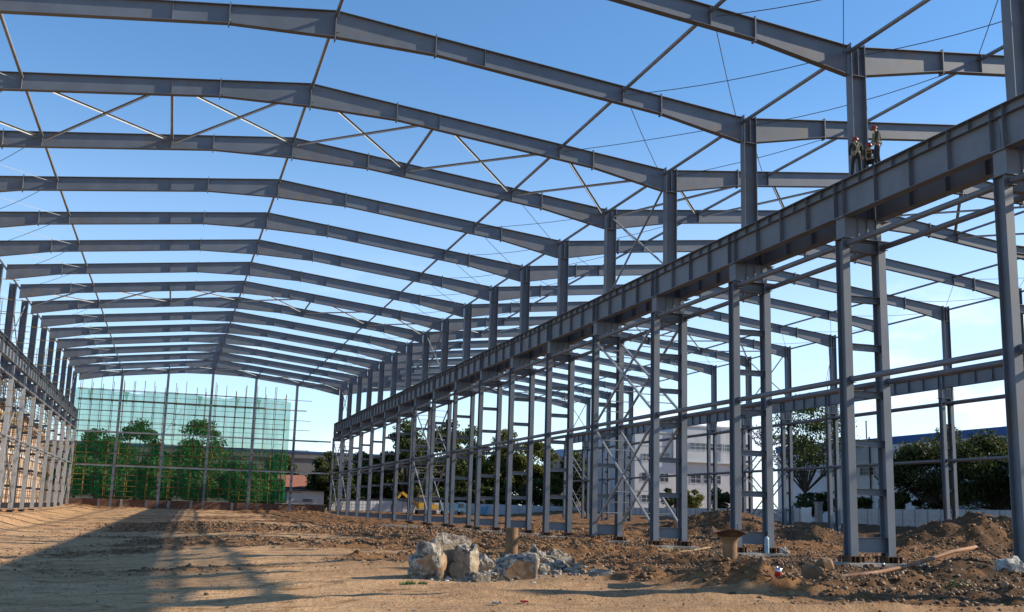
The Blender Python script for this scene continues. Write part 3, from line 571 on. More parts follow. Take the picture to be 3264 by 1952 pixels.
def make_cage():
    m = MB(); rnd = random.Random(5)
    for a in (-.22, 0, .22):
        for b in (-.22, .22): m.tube([(a, b, 0), (a * .95, b, 9.0 + rnd.uniform(-1.8, 1.2))], .022, 4)
    for j in range(24):
        z = .2 + j * .3
        for p, q in (((-.24, -.24), (.24, -.24)), ((.24, -.24), (.24, .24)), ((.24, .24), (-.24, .24)), ((-.24, .24), (-.24, -.24))): m.bar((p[0], p[1], z), (q[0], q[1], z), .03, .03)
    return m.build('rebar_cage', 'wire')
c0 = make_cage()
for i, k in enumerate(range(7, 17)):
    o = c0 if i == 0 else dup(c0); o.location = (-43.5, B * k + 2.2, 12.2); o.scale = (1, 1, .72 + .11 * ((k * 5) % 4)); tag(o, 'dark reinforcing cage rising above the left wall, %s' % nth(i, ''), 'rebar cage', 'reinforcing cages')

# ------------------------------------------------------------------ trees and shrubs
def tree(name, x, y, H, rx, th, n, ls, lm, label, group=None, seed=0, squash=1.0, ncl=None, ry=None, zb=None, sparse=0.55, lowc=None):
    rs = np.random.RandomState(seed); zb = gz(x, y) - .1 if zb is None else zb
    root = empty(name, (x, y, zb)); ry = ry or rx; ncl = ncl or 34; zc = (H + (lowc if lowc is not None else th)) / 2; rz = (H - (lowc if lowc is not None else th)) / 2
    cl = []
    while len(cl) < ncl:
        p = rs.uniform(-1, 1, 3)
        if .25 < np.linalg.norm(p) < 1: 
            f = 1 - .25 * max(p[2], 0) * squash; cl.append((p[0] * rx * .8 * f, p[1] * ry * .8 * f, zc + p[2] * rz * .84))
    m = MB(); tr = (.028 if 'feathery' not in name else .017) * H + .03; tp = (rs.uniform(-.2, .2), rs.uniform(-.2, .2), th)
    m.tube([(0, 0, 0), (tp[0] * .5, tp[1] * .6, th * .5), tp], [tr * 1.25, tr, tr * .8], 8)
    for q in cl[:22]:
        q = Vector(q); t_ = Vector(tp); mid = t_.lerp(q, .5) + Vector((0, 0, -.06 * H * rs.rand())); m.tube([t_, mid, q], [tr * .42, tr * .22, tr * .06], 5, False)
    m.build('trunk', 'bark', root)
    C_ = np.array(cl); k = rs.randint(0, ncl, n); rad = (rx * .30) * (0.7 + .6 * rs.rand(ncl)); d = rs.normal(size=(n, 3)); d /= np.linalg.norm(d, axis=1)[:, None]
    P = C_[k] + d * (rad[k] * rs.rand(n) ** sparse)[:, None] * np.array([1, ry / rx, .62]); P = P[P[:, 2] > .2]; n = len(P)
    a = rs.normal(size=(n, 3)); a /= np.linalg.norm(a, axis=1)[:, None]; b = np.cross(a, rs.normal(size=(n, 3))); b /= np.linalg.norm(b, axis=1)[:, None]
    s = ls * (.55 + .8 * rs.rand(n))[:, None]; a *= s; b *= s * .55
    V = np.stack([P - a, P + b * .9, P + a, P - b * .9], 1).reshape(-1, 3); F = np.arange(4 * n).reshape(n, 4)
    me = fastmesh('crown', V, F); me.materials.append(MAT[lm]); me.update(); o = bpy.data.objects.new('crown', me); COL.objects.link(o); o.parent = root
    tag(root, label, 'tree' if 'tree' in name else 'shrub', group); return root
tree('broad_tree', 60.5, 79.8, 12.4, 6.8, 2.6, 20000, .19, 'leaf_dark', 'big dense dark tree before the blue-banded warehouse, left one', 'dark trees by the warehouse', 1, lowc=.9)
tree('broad_tree', 60.8, 71.0, 12.2, 7.0, 2.4, 20000, .19, 'leaf_dark', 'dense dark tree just right of the big one by the warehouse', 'dark trees by the warehouse', 2, lowc=.7)
tree('broad_tree', 61.0, 60.5, 11.8, 6.0, 2.4, 14000, .2, 'leaf_dark', 'dense dark tree farthest right by the warehouse', 'dark trees by the warehouse', 3, lowc=.7)
tree('feathery_tree', 60, 107.6, 18.2, 8.4, 4.2, 11500, .20, 'leaf_mid', 'tall airy tree with forked trunk before the warehouse', None, 4, sparse=.8, ncl=46, lowc=6.5)
for i, (x, y, h, r, lb) in enumerate(((57, 127, 5.6, 2.6, 'round dark shrub left of the airy tree by the fence'), (57.5, 101, 4.6, 3.2, 'dark shrub at the foot of the airy tree'), (57.5, 91, 3.7, 1.6, 'small dark shrub by the fence, beside the stained downpipe'), (57.5, 82.5, 4.6, 2.2, 'dark shrub under the left edge of the big dark tree'), (63, 150, 5.5, 3.0, 'bright shrub before the pale office block'), (56, 143, 5.0, 2.2, 'dark shrub right of the bright one before the office'))):
    tree('garden_shrub', x, y, h, r, .8, 1800, .28, 'leaf_yel' if i == 4 else 'leaf_dark', lb, 'shrubs along the fence', 20 + i, lowc=.4, ncl=16)
FT = ((3.0, 176, 11.5, 5.0, 'leaf_dark', 'dark spreading tree just right of the green net'), (10.5, 184, 11.8, 5.5, 'leaf_mid', 'second tree right of the green net, behind the thin columns'), (19, 182, 20.0, 6.0, 'leaf_dark', 'tall dark tree over the yellow excavator'), (26.5, 186, 20.0, 6.0, 'leaf_dark', 'tall dark tree right of the excavator'), (36, 200, 19.5, 6.5, 'leaf_mid', 'tree behind the white fence, left of the middle'), (43.5, 198, 19.0, 6.2, 'leaf_yel', 'yellowish tree behind the white fence'), (51, 200, 17.5, 6.0, 'leaf_yel', 'yellowish tree left of the blue roof'), (58.5, 196, 13.5, 5.2, 'leaf_mid', 'tree under the blue roof behind the fence'), (63, 180, 11.0, 4.5, 'leaf_mid', 'tree beside the red-brown house'), (-3.5, 206, 12.6, 5.0, 'leaf_dark', 'dark tree far back between the net and the spreading tree'), (12, 204, 12.6, 6.0, 'leaf_mid', 'tree far back over the corrugated shed'), (47.5, 214, 15, 6.0, 'leaf_dark', 'dark tree filling the gap behind the yellowish tree'), (40, 216, 15, 6.0, 'leaf_dark', 'dark tree farthest back behind the white fence'))
for i, (x, y, h, r, lm, lb) in enumerate(FT): tree('far_tree', x, y, h, r, 2.5, 11000, .32, lm, lb, 'trees behind the far fence', 40 + i, lowc=.2, ncl=52)
NT = ((-38, 186, 14.8, 6.0, 'tree behind the green net, farthest left'), (-31.5, 190, 17.0, 5.8, 'tall tree behind the left part of the green net'), (-26.0, 184, 11.0, 5.0, 'lower tree in the dip between two tall ones behind the net'), (-20.5, 190, 17.6, 6.6, 'tallest tree behind the middle of the green net'), (-14, 184, 10.0, 5.0, 'low tree behind the right part of the green net'), (-8.5, 186, 8.8, 4.6, 'low tree behind the right edge of the green net'), (-41, 176, 9.0, 4.5, 'low tree at the left end of the brick wall, behind the net'), (-34.5, 176, 8.5, 4.5, 'first low bush-like tree behind the wall, left part of the net'), (-27.5, 175, 8.6, 4.6, 'second low bush-like tree behind the wall and the net'), (-20, 175, 8.2, 4.6, 'third low bush-like tree behind the wall, middle of the net'), (-13, 175, 8.0, 4.6, 'fourth low bush-like tree behind the wall and the net'))
for i, (x, y, h, r, lb) in enumerate(NT): tree('leafy_tree', x, y, h, r, 1.6, 11000, .30, 'leaf_net', lb, 'trees behind the green net', 60 + i, lowc=.2, ncl=40)

for i in range(10): tree('hedge_shrub', 9 + 4.6 * i, 184.5 + (i % 3) * .6, 6.8 + .7 * (i % 2), 3.6, .5, 3500, .30, 'leaf_dark' if i % 3 else 'leaf_mid', 'bushy shrub just behind the far fence, %s from the left' % ['first', 'second', 'third', 'fourth', 'fifth', 'sixth', 'seventh', 'eighth', 'ninth', 'tenth'][i], 'hedge behind the far fence', 90 + i, lowc=.1, ncl=18)
# ------------------------------------------------------------------ fences and buildings
def fence(name, pts, z0, z1, label):
    root = empty(name, (*pts[0], z0))
    for a, b in zip(pts[:-1], pts[1:]):
        d = Vector((b[0] - a[0], b[1] - a[1], 0)); ln = d.length; d.normalize(); nrm = Vector((-d.y, d.x, 0)); n = int(ln / 2.1)
        m = MB(); rib = int(ln / .35)
        for i in range(rib):
            p = Vector((a[0], a[1], 0)) + d * ln * i / rib; q = Vector((a[0], a[1], 0)) + d * ln * (i + 1) / rib; e = nrm * (.02 if i % 2 else 0)
            m.hexa([p + e + Vector((0, 0, z0)), q + e + Vector((0, 0, z0)), q + e + nrm * .03 + Vector((0, 0, z0)), p + e + nrm * .03 + Vector((0, 0, z0)), p + e + Vector((0, 0, z1)), q + e + Vector((0, 0, z1)), q + e + nrm * .03 + Vector((0, 0, z1)), p + e + nrm * .03 + Vector((0, 0, z1))])
        m.build('sheeting', 'fence', root, (*pts[0], z0))
        for i in range(n + 1):
            p = Vector((a[0], a[1], 0)) + d * ln * i / n; m = MB(); s_ = -1 if nrm.y > 0 or nrm.x > 0 else 1; c = p + nrm * s_ * .06
            m.box(c.x - .04, c.x + .04, c.y - .04, c.y + .04, z0 - .3, z1 + .02); m.build('post', 'galv_or_sunlit', root, (*pts[0], z0))
        m = MB()
        for z in (z0 + .5, z0 + 1.05, z0 + 1.6): c = nrm * (-.055 if nrm.y > 0 or nrm.x > 0 else .055); m.bar(Vector((a[0], a[1], z)) + c, Vector((b[0], b[1], z)) + c, .03, .03)
        m.build('rail', 'galv_or_sunlit', root, (*pts[0], z0))
    tag(root, label, 'fence'); return root
fence('sheet_fence', [(-1.5, 178), (26, 181), (54, 181)], .5, 2.85, 'pale ribbed sheet metal fence across the far end')
fence('sheet_fence', [(54, 166), (54, 97.5)], .7, 2.85, 'pale sheet metal fence before the office block')
fence('sheet_fence', [(54, 91.5), (54, 50)], .7, 2.95, 'pale sheet metal fence before the big dark trees')
root = empty('gate_pillar', (53.6, 94.6, .8)); m = MB(); m.box(-.35, .35, -.35, .35, 0, 2.7); m.build('shaft', 'conc', root); m = MB(); m.box(-.45, .45, -.45, .45, 2.701, 2.8); m.box(-.38, .38, -.38, .38, 2.801, 3.0); m.build('cap', 'conc', root); tag(root, 'square concrete gate pillar with stepped cap beside a white panel', 'pillar')
m = MB(); m.grid(lambda u, v: (52.9 + .05 * math.sin(v * 7), 95.1 + 2.5 * u, .95 + 2.1 * v + .05 * math.sin(u * 9)), 8, 6); m.grid(lambda u, v: (52.94 + .05 * math.sin(v * 7), 95.1 + 2.5 * u, .95 + 2.1 * v + .05 * math.sin(u * 9)), 8, 6)
o = m.build('white_panel', 'white', None, (53, 96, 1)); o.location = (53, 96, 1); tag(o, 'plain bright white panel leaning beside the gate pillar', 'panel')
def window(root, off, axis_, c, x0, x1, z0, z1, n=1, sgn=-1):
    # c: coordinate of the wall face; glass set in, frame proud of it
    m = MB(); f = MB(); t = .07
    def bx(mb, a, b, d0, d1, za, zb): mb.box(a, b, min(d0, d1), max(d0, d1), za, zb) if axis_ == 'y' else mb.box(min(d0, d1), max(d0, d1), a, b, za, zb)
    bx(m, x0, x1, c + sgn * .01, c + sgn * .03, z0, z1)
    for i in range(n + 1): xx = x0 + (x1 - x0) * i / n; bx(f, xx - t / 2, xx + t / 2, c + sgn * .031, c + sgn * .09, z0, z1)
    for z in (z0, (z0 + z1) / 2, z1): bx(f, x0, x1, c + sgn * .092, c + sgn * .11, z - t / 2, z + t / 2)
    w = m.build('window', 'glass', root, off); g = f.build('frame', 'offwhite', w); g.data.transform(Matrix.Translation(-Vector(off)))
# office block
root = empty('office_block', (70, 170, 0)); off = (70, 170, 0)
m = MB(); m.box(59, 84, 165, 190, 0, 17.3); m.box(66.9, 84, 164.6, 189, 11.9, 18.8); m.build('wall', 'offwhite', root, off)
m = MB(); m.box(58.8, 66.8, 164.85, 190.2, 17.301, 17.6); m.box(66.7, 84.2, 164.4, 189.2, 18.801, 19.15); m.build('parapet', 'offwhite', root, off)
window(root, off, 'y', 164.6, 70.3, 79.3, 14.4, 15.7, 8); window(root, off, 'y', 164.6, 79.9, 83.5, 14.4, 15.7, 3); window(root, off, 'y', 165, 60.5, 62.2, 11.9, 13.2, 2); window(root, off, 'y', 165, 64.3, 66.2, 12.2, 13.5, 2)
for a, b, n in ((60.4, 62.4, 2), (64.2, 66.0, 2), (70.7, 72.9, 2), (73.5, 77.2, 4), (79.6, 82, 2)): window(root, off, 'y', 165, a, b, 8.0, 9.6, n)
for a, b, n in ((60.4, 62.4, 2), (70.7, 72.9, 2), (75, 77.2, 2)): window(root, off, 'y', 165, a, b, 4.0, 5.4, n)
m = MB()
for x in (77.2, 77.7): m.box(x - .04, x + .04, 164.38, 164.46, 11.95, 18.7)
for i in range(22): m.box(77.24, 77.66, 164.4, 164.44, 12.2 + i * .3, 12.24 + i * .3)
m.build('ladder', 'white', root, off); m = MB(); m.box(66.95, 83.9, 164.2, 164.599, 11.9, 12.15); m.build('ledge', 'offwhite', root, off)
tag(root, 'pale flat-roofed office block with a strip of windows', 'building')
# blue-banded warehouse
root = empty('warehouse', (68, 95, 0)); off = (68, 95, 0)
m = MB(); m.box(68, 100, 40, 128.5, 0, 11.95); m.build('wall', 'white', root, off)
m = MB(); m.box(67.85, 100.1, 39.8, 128.7, 11.951, 12.95); m.build('fascia', 'blue', root, off)
m = MB(); m.hexa([(68.2, 40, 12.951), (99.8, 40, 12.951), (99.8, 128.4, 12.951), (68.2, 128.4, 12.951), (83, 40, 14.6), (85, 40, 14.6), (85, 128.4, 14.6), (83, 128.4, 14.6)]); m.build('roof', 'offwhite', root, off)
for y in (102.0, 92.5, 83, 112, 119.5): window(root, off, 'x', 68, y, y + 4.2, 7.95, 9.0, 5)
for y in (101.2, 99.0): window(root, off, 'x', 68, y, y + 1.0, 3.2, 4.6, 1)
m = MB(); m.tube([(67.8, 103.6, 1.0), (67.8, 103.6, 13.2)], .11, 8); m.build('downpipe', 'rust', root, off)
m = MB(); m.tube([(67.75, 104.1, 12.96), (67.75, 104.1, 15.4)], .12, 8); m.box(67.6, 67.9, 103.95, 104.25, 15.4, 15.48); m.build('chimney', 'galv_or_sunlit', root, off)
tag(root, 'long white warehouse with a blue band under its eaves', 'building')
root = empty('long_shed', (0, 262, 0)); off = (0, 262, 0); m = MB(); m.box(-70, 62, 260, 285, 0, 13.6); m.build('wall', 'greyroof', root, off); m = MB(); m.box(-70.4, 62.4, 259.6, 285.4, 13.601, 15.4); m.build('roof', 'greyroof', root, off); m = MB(); m.box(-70.5, 62.5, 259.4, 259.599, 15.1, 15.5); m.build('eaves_trim', 'blue', root, off)
tag(root, 'long grey-brown factory shed far behind the trees', 'building')
root = empty('house', (70, 205, 0)); off = (70, 205, 0); m = MB(); m.box(66.5, 75, 202, 212, 0, 13.6); m.build('wall', 'brownwall', root, off); m = MB(); m.hexa([(66, 201.5, 13.601), (75.5, 201.5, 13.601), (75.5, 212.5, 13.601), (66, 212.5, 13.601), (67, 206.6, 15.6), (74.5, 206.6, 15.6), (74.5, 207.4, 15.6), (67, 207.4, 15.6)]); m.build('roof', 'redtile', root, off)
for a in (67.3, 70, 72.6):
    for z in (4, 7, 10.3): window(root, off, 'y', 202, a, a + 1.3, z, z + 1.5, 2)
tag(root, 'red-brown house partly hidden behind columns and trees', 'building')
root = empty('blue_roofed_shed', (73, 235, 0)); off = (73, 235, 0); m = MB(); m.box(68, 78, 231, 245, 0, 15.6); m.build('wall', 'greyroof', root, off); m = MB(); m.box(67.7, 78.3, 230.7, 245.3, 15.601, 17.4); m.build('roof', 'blue', root, off); tag(root, 'white shed with a bright blue roof edge above the trees', 'building')
root = empty('tiled_house', (0, 192, 0)); off = (0, 192, 0); m = MB(); m.box(-5, 1.2, 190, 197, 0, 5.0); m.build('wall', 'brownwall', root, off); m = MB(); m.hexa([(-5.4, 189.6, 5.001), (1.6, 189.6, 5.001), (1.6, 197.4, 5.001), (-5.4, 197.4, 5.001), (-5.2, 193.3, 7.4), (.2, 193.3, 7.4), (.2, 193.7, 7.4), (-5.2, 193.7, 7.4)]); m.build('roof', 'redtile', root, off); tag(root, 'small house with a red tiled roof right of the net', 'building')
root = empty('small_shed', (-1, 176, 0)); off = (-1, 176, 0); m = MB(); m.box(-5, 1.6, 174, 178, 0, 4.1); m.build('wall', 'fence', root, off); m = MB(); m.hexa([(-5.4, 173.5, 4.101), (2.0, 173.5, 4.101), (2.0, 178.5, 4.3), (-5.4, 178.5, 4.3), (-5.4, 173.5, 4.25), (2.0, 173.5, 4.25), (2.0, 178.5, 4.5), (-5.4, 178.5, 4.5)]); m.build('roof', 'black', root, off); m = MB(); m.box(-2.2, -.4, 173.96, 173.99, 2.1, 2.7); m.build('window', 'glass', root, off); tag(root, 'low pale shed with a dark roof over the brick wall', 'building')
root = empty('corrugated_shed', (13, 190, 0)); off = (13, 190, 0); m = MB()
for i in range(26): x = 9.6 + .28 * i; m.box(x, x + .27, 189 - .04 * (i % 2), 189.2, 0, 8.9)
m.box(9.6, 16.9, 189.2, 196, 0, 8.9); m.build('wall', 'fence', root, off); m = MB(); m.hexa([(9.3, 188.6, 8.901), (17.2, 188.6, 8.901), (17.2, 196.3, 9.6), (9.3, 196.3, 9.6), (9.3, 188.6, 9.0), (17.2, 188.6, 9.0), (17.2, 196.3, 9.7), (9.3, 196.3, 9.7)]); m.build('roof', 'fence', root, off); tag(root, 'pale corrugated shed seen between the far columns', 'building')
# excavator and truck behind the far columns
root = empty('excavator', (19.5, 170, gz(19.5, 170))); m = MB()
m.box(-1.3, 2.3, -1.2, 1.2, .95, 1.9); m.build('body', 'yellow', root); m = MB(); m.box(-1.25, .5, -1.15, .2, 1.901, 3.45); m.build('cab', 'yellow', root)
m = MB(); m.box(-1.05, .1, -1.18, -1.155, 2.2, 3.2); m.box(-1.28, -1.255, -.95, .05, 2.2, 3.2); m.build('cab_window', 'glass', root)
for y in (-1.25, .75): m = MB(); m.box(-1.5, 2.0, y, y + .5, .05, .85); m.build('track', 'black', root)
m = MB(); m.bar((-1.2, .5, 1.7), (-4.2, .5, 3.9), .4, .5); m.bar((-4.2, .5, 3.9), (-5.6, .5, 1.8), .3, .35); m.build('boom', 'yellow', root); m = MB(); m.hexa([(-6.1, .1, .7), (-5.2, .1, .6), (-5.2, .9, .6), (-6.1, .9, .7), (-5.9, .1, 1.8), (-5.3, .1, 1.8), (-5.3, .9, 1.8), (-5.9, .9, 1.8)]); m.build('bucket', 'rust', root)
tag(root, 'yellow excavator with a boxy cab before the far fence', 'excavator')
root = empty('small_truck', (24.7, 170.5, gz(24.7, 170.5))); m = MB(); m.box(-2.2, 1.0, -.95, .95, .75, 2.1); m.build('cargo_bed', 'bluepaint', root); m = MB(); m.hexa([(1.05, -.95, .6), (2.6, -.95, .6), (2.6, .95, .6), (1.05, .95, .6), (1.05, -.9, 2.35), (2.2, -.9, 2.35), (2.2, .9, 2.35), (1.05, .9, 2.35)]); m.build('cab', 'bluepaint', root); m = MB(); m.box(1.3, 2.1, -.975, -.955, 1.45, 2.1); m.build('window', 'glass', root)
for a in (-1.5, 1.8):
    for b in (-.85, .85):
        m = MB(); m.tube([(a, b - .12, .38), (a, b + .12, .38)], .38, 14); m.build('wheel', 'black', root)
tag(root, 'small blue truck beside the yellow excavator', 'truck')
m = MB(); m.grid(lambda u, v: (33.2 + 1.4 * u * (1 - .5 * v), 179.6 + .1 * math.sin(u * 8 + v * 3), 2.4 - 1.5 * v), 6, 6); m.grid(lambda u, v: (33.2 + 1.4 * u * (1 - .5 * v), 179.64 + .1 * math.sin(u * 8 + v * 3), 2.4 - 1.5 * v), 6, 6); o = m.build('cloth', 'cloth', None, (34, 179.6, 1)); o.location = (34, 179.6, 1); tag(o, 'pale blue cloth hung over the far fence', 'cloth')

# ------------------------------------------------------------------ foreground: broken concrete, pipes, clods, litter
def rock(name, x, y, dx, dy, dz, seed, label, cat, group=None, mats=('chunk', 'chunkface'), cuts=3, rough=.16, rot=0.0, sink=.12, sub=4, zb=None, boxy=0.0):
    rs = random.Random(seed); bm = bmesh.new(); bmesh.ops.create_icosphere(bm, subdivisions=sub, radius=.5); o3 = Vector((seed * 3.7, seed * 1.3, 0))
    for v in bm.verts:
        p = v.co.copy()
        if boxy: q = max(abs(p.x), abs(p.y), abs(p.z)); v.co = p.lerp(p * (.46 / q), boxy); p = v.co.copy()
        v.co = p * (1 + rough * 1.9 * mnoise.noise(p * 2.2 + o3) + rough * 1.0 * mnoise.noise(p * 5 + o3) + rough * .6 * abs(mnoise.noise(p * 11 + o3)))
    flat = []
    for i in range(cuts):
        a = -1.75 + 1.15 * i + rs.uniform(-.4, .4); n = Vector((math.cos(a), math.sin(a), rs.uniform(-.1, .25))).normalized() if i < cuts - 1 or cuts < 3 else Vector((rs.uniform(-.4, .4), rs.uniform(-.5, 0), 1)).normalized()
        d = rs.uniform(.33, .43); flat.append((n, d))
    hit = set()
    for n, d in flat:
        for v in bm.verts:
            e = v.co.dot(n) - d
            if e > 0: v.co -= n * e * .985; hit.add(v.index)
    for f in bm.faces:
        f.material_index = 1 if sum(v.index in hit for v in f.verts) == 3 and f.normal.z < .55 else 0; f.smooth = False
    for v in bm.verts: v.co.x *= dx; v.co.y *= dy; v.co.z *= dz
    me_ = bpy.data.meshes.new(name); bm.to_mesh(me_); bm.free()
    for k in mats: me_.materials.append(MAT[k])
    o = bpy.data.objects.new(name, me_); COL.objects.link(o); o.location = (x, y, (gz(x, y) if zb is None else zb) + dz * .5 * (1 - sink) - .03); o.rotation_euler = (0, 0, rot); return tag(o, label, cat, group)
G1 = 'broken concrete lumps'; CG = ('chunk', 'chunkgrey')
rock('concrete_lump', -19.0, -.75, 1.0, .85, .92, 1, 'big broken concrete lump with an orange clay face, leftmost', 'concrete lump', G1, rot=.2, rough=.24, cuts=2)
rock('concrete_lump', -18.30, .15, 1.15, .9, 1.30, 2, 'tall pointed grey concrete lump behind the big leftmost one', 'concrete lump', G1, CG, cuts=1, rough=.34)
rock('concrete_lump', -17.93, -.45, .72, .7, .90, 3, 'squarish grey concrete block against the tall pointed lump', 'concrete lump', G1, CG, cuts=2, boxy=.5, rot=-.3, rough=.2)
rock('concrete_lump', -16.75, -1.15, 1.35, .95, .76, 4, 'wide concrete lump with a brown slanting face, in the middle', 'concrete lump', G1, rot=.5, rough=.24, cuts=2)
rock('concrete_lump', -18.15, -3.0, .58, .48, .38, 5, 'small knobbly concrete lump nearest to the viewer', 'concrete lump', G1, CG, cuts=1, rough=.42)
rock('concrete_lump', -13.75, 4.3, .95, .7, .52, 6, 'rough pale concrete lump at the right end of the rubble', 'concrete lump', G1, CG, cuts=1, rough=.38)
rock('concrete_lump', -14.6, 4.0, .48, .4, .74, 7, 'narrow upright concrete splinter in the rubble', 'concrete lump', G1, CG, cuts=1, rough=.38)
rock('concrete_lump', -13.55, 1.4, .72, .45, .28, 8, 'flat grey concrete lump lying apart on the right', 'concrete lump', G1, CG, cuts=1, rough=.3)
rock('concrete_lump', -17.2, .9, .6, .5, .55, 9, 'grey rubble lump right behind the squarish block', 'concrete lump', G1, CG, cuts=1, rough=.42)
RB2 = [(-16.9, 1.5, .6, .42), (-16.2, 2.2, .62, .36), (-15.5, 2.9, .72, .44), (-15.0, 2.2, .45, .3), (-14.5, 2.9, .5, .34), (-15.9, .9, .4, .26), (-14.2, 3.2, .5, .32), (-15.3, 4.1, .6, .44), (-16.5, 3.2, .55, .4), (-14.9, 1.2, .34, .22), (-13.9, 2.6, .4, .26), (-17.3, 2.2, .42, .32), (-15.6, 1.9, .5, .3), (-14.9, 3.5, .55, .36), (-13.4, 3.6, .36, .24), (-15.2, .4, .3, .18), (-16.1, 3.6, .5, .4), (-13.0, 3.0, .3, .18)]
for j, i in enumerate(sorted(range(len(RB2)), key=lambda q: RB2[q][0] - .55 * RB2[q][1])):
    x, y, w, h = RB2[i]; rock('concrete_rubble', x, y, w, w * .9, h, 30 + i, 'rough grey rubble piece around the short pipe stub, %s from the left' % ('first' if j == 0 else ORD[j]), 'rubble', 'rubble by the pipe stub', CG, rough=.42, cuts=1, sub=3)
root = empty('pipe_stub', (-12.8, 12.2, gz(-12.8, 12.2))); m = MB(); m.lathe((0, 0, 0), [(.235, -.2), (.235, 1.14), (.20, 1.14), (.20, .5), (0, .5)], 24); m.build('pipe', 'rustpipe', root, smooth=False); tag(root, 'short upright rusty brown pipe stub behind the rubble', 'pipe')
root = empty('flared_pipe', (-12.69, -4.6, .1)); m = MB(); m.lathe((0, 0, 0), [(.172, -.5), (.172, .55), (.18, .62), (.25, .72)], 24); m.build('pipe', 'rustpipe', root, smooth=True)
m = MB(); nn = 24
for r, z, jz in ((.25, .72, 0), (.34, .80, .02), (.44, .85, .05), (.43, .865, .05), (.30, .83, .02)):
    for k in range(nn):
        a = 2 * math.pi * k / nn; sq = 1 / max(abs(math.cos(a + .4)), abs(math.sin(a + .4))) ** .7; rr = r * (1 if r < .3 else sq * .92); m.v.append((rr * math.cos(a), rr * math.sin(a), z + jz * math.sin(3 * a + 1) + (.05 if r > .4 and k in (9, 10) else 0)))
for i in range(4):
    for k in range(nn): m.f.append((i * nn + k, i * nn + (k + 1) % nn, (i + 1) * nn + (k + 1) % nn, (i + 1) * nn + k)); m.mi.append(0)
m.build('torn_rim', 'rust', root)
for x, y in ((-.16, -.1), (.05, .1), (.2, -.05)): m = MB(); m.tube([(x, y, .8), (x - .03, y, 1.02)], .012, 5); m.build('rebar', 'rust', root)
tag(root, 'rusty pipe with a torn flared rim standing in a dirt mound', 'pipe')
root = empty('gas_cylinder', (1.12, 17.42, -.255)); m = MB(); m.lathe((0, 0, 0), [(0, 0), (.105, 0), (.11, .03), (.11, .62), (.09, .71), (.045, .75), (.035, .77)], 16); m.build('body', 'gascyl', root, smooth=True); m = MB(); m.lathe((0, 0, 0), [(.03, .77), (.03, .83), (.045, .83), (.045, .86), (0, .87)], 10); m.tube([(0, 0, .81), (-.12, 0, .83)], .015, 6); m.build('valve', 'black', root); tag(root, 'pale blue gas cylinder standing between the limbs of a column', 'gas cylinder')
def can(x, y, h, r, label, tilt=0):
    root = empty('paint_can', (x, y, gz(x, y) + .01)); root.rotation_euler = (tilt, tilt * .6, 0); m = MB(); m.lathe((0, 0, 0), [(0, 0), (r, 0), (r, h * .6)], 16); m.build('label_band', 'red', root, smooth=True); m = MB(); m.lathe((0, 0, 0), [(r, h * .601), (r * 1.03, h * .62), (r, h * .64), (r, h), (r * .85, h), (r * .85, h * .9), (0, h * .9)], 16); m.build('body', 'tin', root, smooth=True); tag(root, label, 'can')
can(-12.25, -5.95, .21, .065, 'red and silver can lying by the foot of the dirt mound', .25); can(.45, 7.85, .22, .06, 'small red and white can before the nearest footing')
rock('earth_clod', -8.5, -1.5, .62, .6, .58, 51, 'big round brown earth clod at the left end of the hose', 'earth clod', 'large earth clods', ('clod', 'clod'), 2, .2)
rock('earth_clod', -3.5, 5.6, .75, .6, .45, 52, 'brown earth clod against the nearest footing', 'earth clod', 'large earth clods', ('clod', 'clod'), 2, .15)
m = MB(); H = [(-7.4, -.6, -.3), (-6.3, -.2, -.24), (-5.17, .2, -.17), (-4.02, .6, -.02), (-2.83, 1.0, .19), (-1.6, 1.4, .44), (-.46, 1.7, .58)]
m.tube([(p[0], p[1], max(p[2], gz(p[0], p[1]) + .03)) for p in H], .062, 10); o = m.build('hose', 'hose', None, (-4, .6, 0), True); o.location = (-4, .6, 0); tag(o, 'long dusty orange hose rising to the right over the dirt', 'hose')
m = MB(); m.bar((-.40, 1.62, .60), (.62, 1.0, -.10), .10, .07); o = m.build('plank', 'hose', None, (0, 1.3, .2)); o.location = (0, 1.3, .2); tag(o, 'orange-brown plank sloping down from the top of the hose', 'plank')
def sack(x, y, w, d, h, seed, label):
    o = rock('sack', x, y, w, d, h, seed, label, 'sack', 'dirty white sacks', ('sack', 'sack'), 1, .34, sink=.1)
    return o
sack(-1.55, -1.1, .95, .7, .62, 61, 'crumpled dirty white sack beside the nearest column foot'); sack(-3.4, .1, .42, .3, .2, 62, 'small torn white sack below the hose'); sack(2.35, 8.1, .3, .3, .25, 63, 'scrap of white sack at the end of the nearest footing'); sack(2.6, 18.5, .5, .45, .4, 64, 'grey-white sack right of the gas cylinder')
for i, (x, y, a, ln) in enumerate(((-2.7, 18.0, .25, 1.5), (-2.2, 17.4, .5, 1.3), (-3.4, 18.3, .1, 1.2))):
    m = MB(); m.bar((-ln / 2, 0, 0), (ln / 2, 0, .12), .12, .04); o = m.build('plank', 'wood'); o.location = (x, y, gz(x, y) + .12); o.rotation_euler = (0, 0, a); tag(o, 'pale timber plank lying left of the second footing, %s' % ('topmost', 'nearest', 'farthest')[i], 'plank', 'timber planks')
m = MB()
for i in range(3): m.box(-7.15 + 1.25 * i, -5.93 + 1.25 * i, 69.8, 70.2, -.6, -.05 - .02 * (i % 2))
o = m.build('kerb_beam', 'conc', None, (-5.3, 70, -.3)); o.location = (-5.3, 70, gz(-5.3, 70) - .02 + .02); tag(o, 'long low concrete kerb lying before the far middle columns', 'kerb')
rock('stone_block', -4.6, 150.6, 1.3, .7, 1.2, 71, 'dark tilted block near the right end of the brick wall', 'block', None, ('rust', 'rust'), 2, .06, boxy=.7, rot=.4)
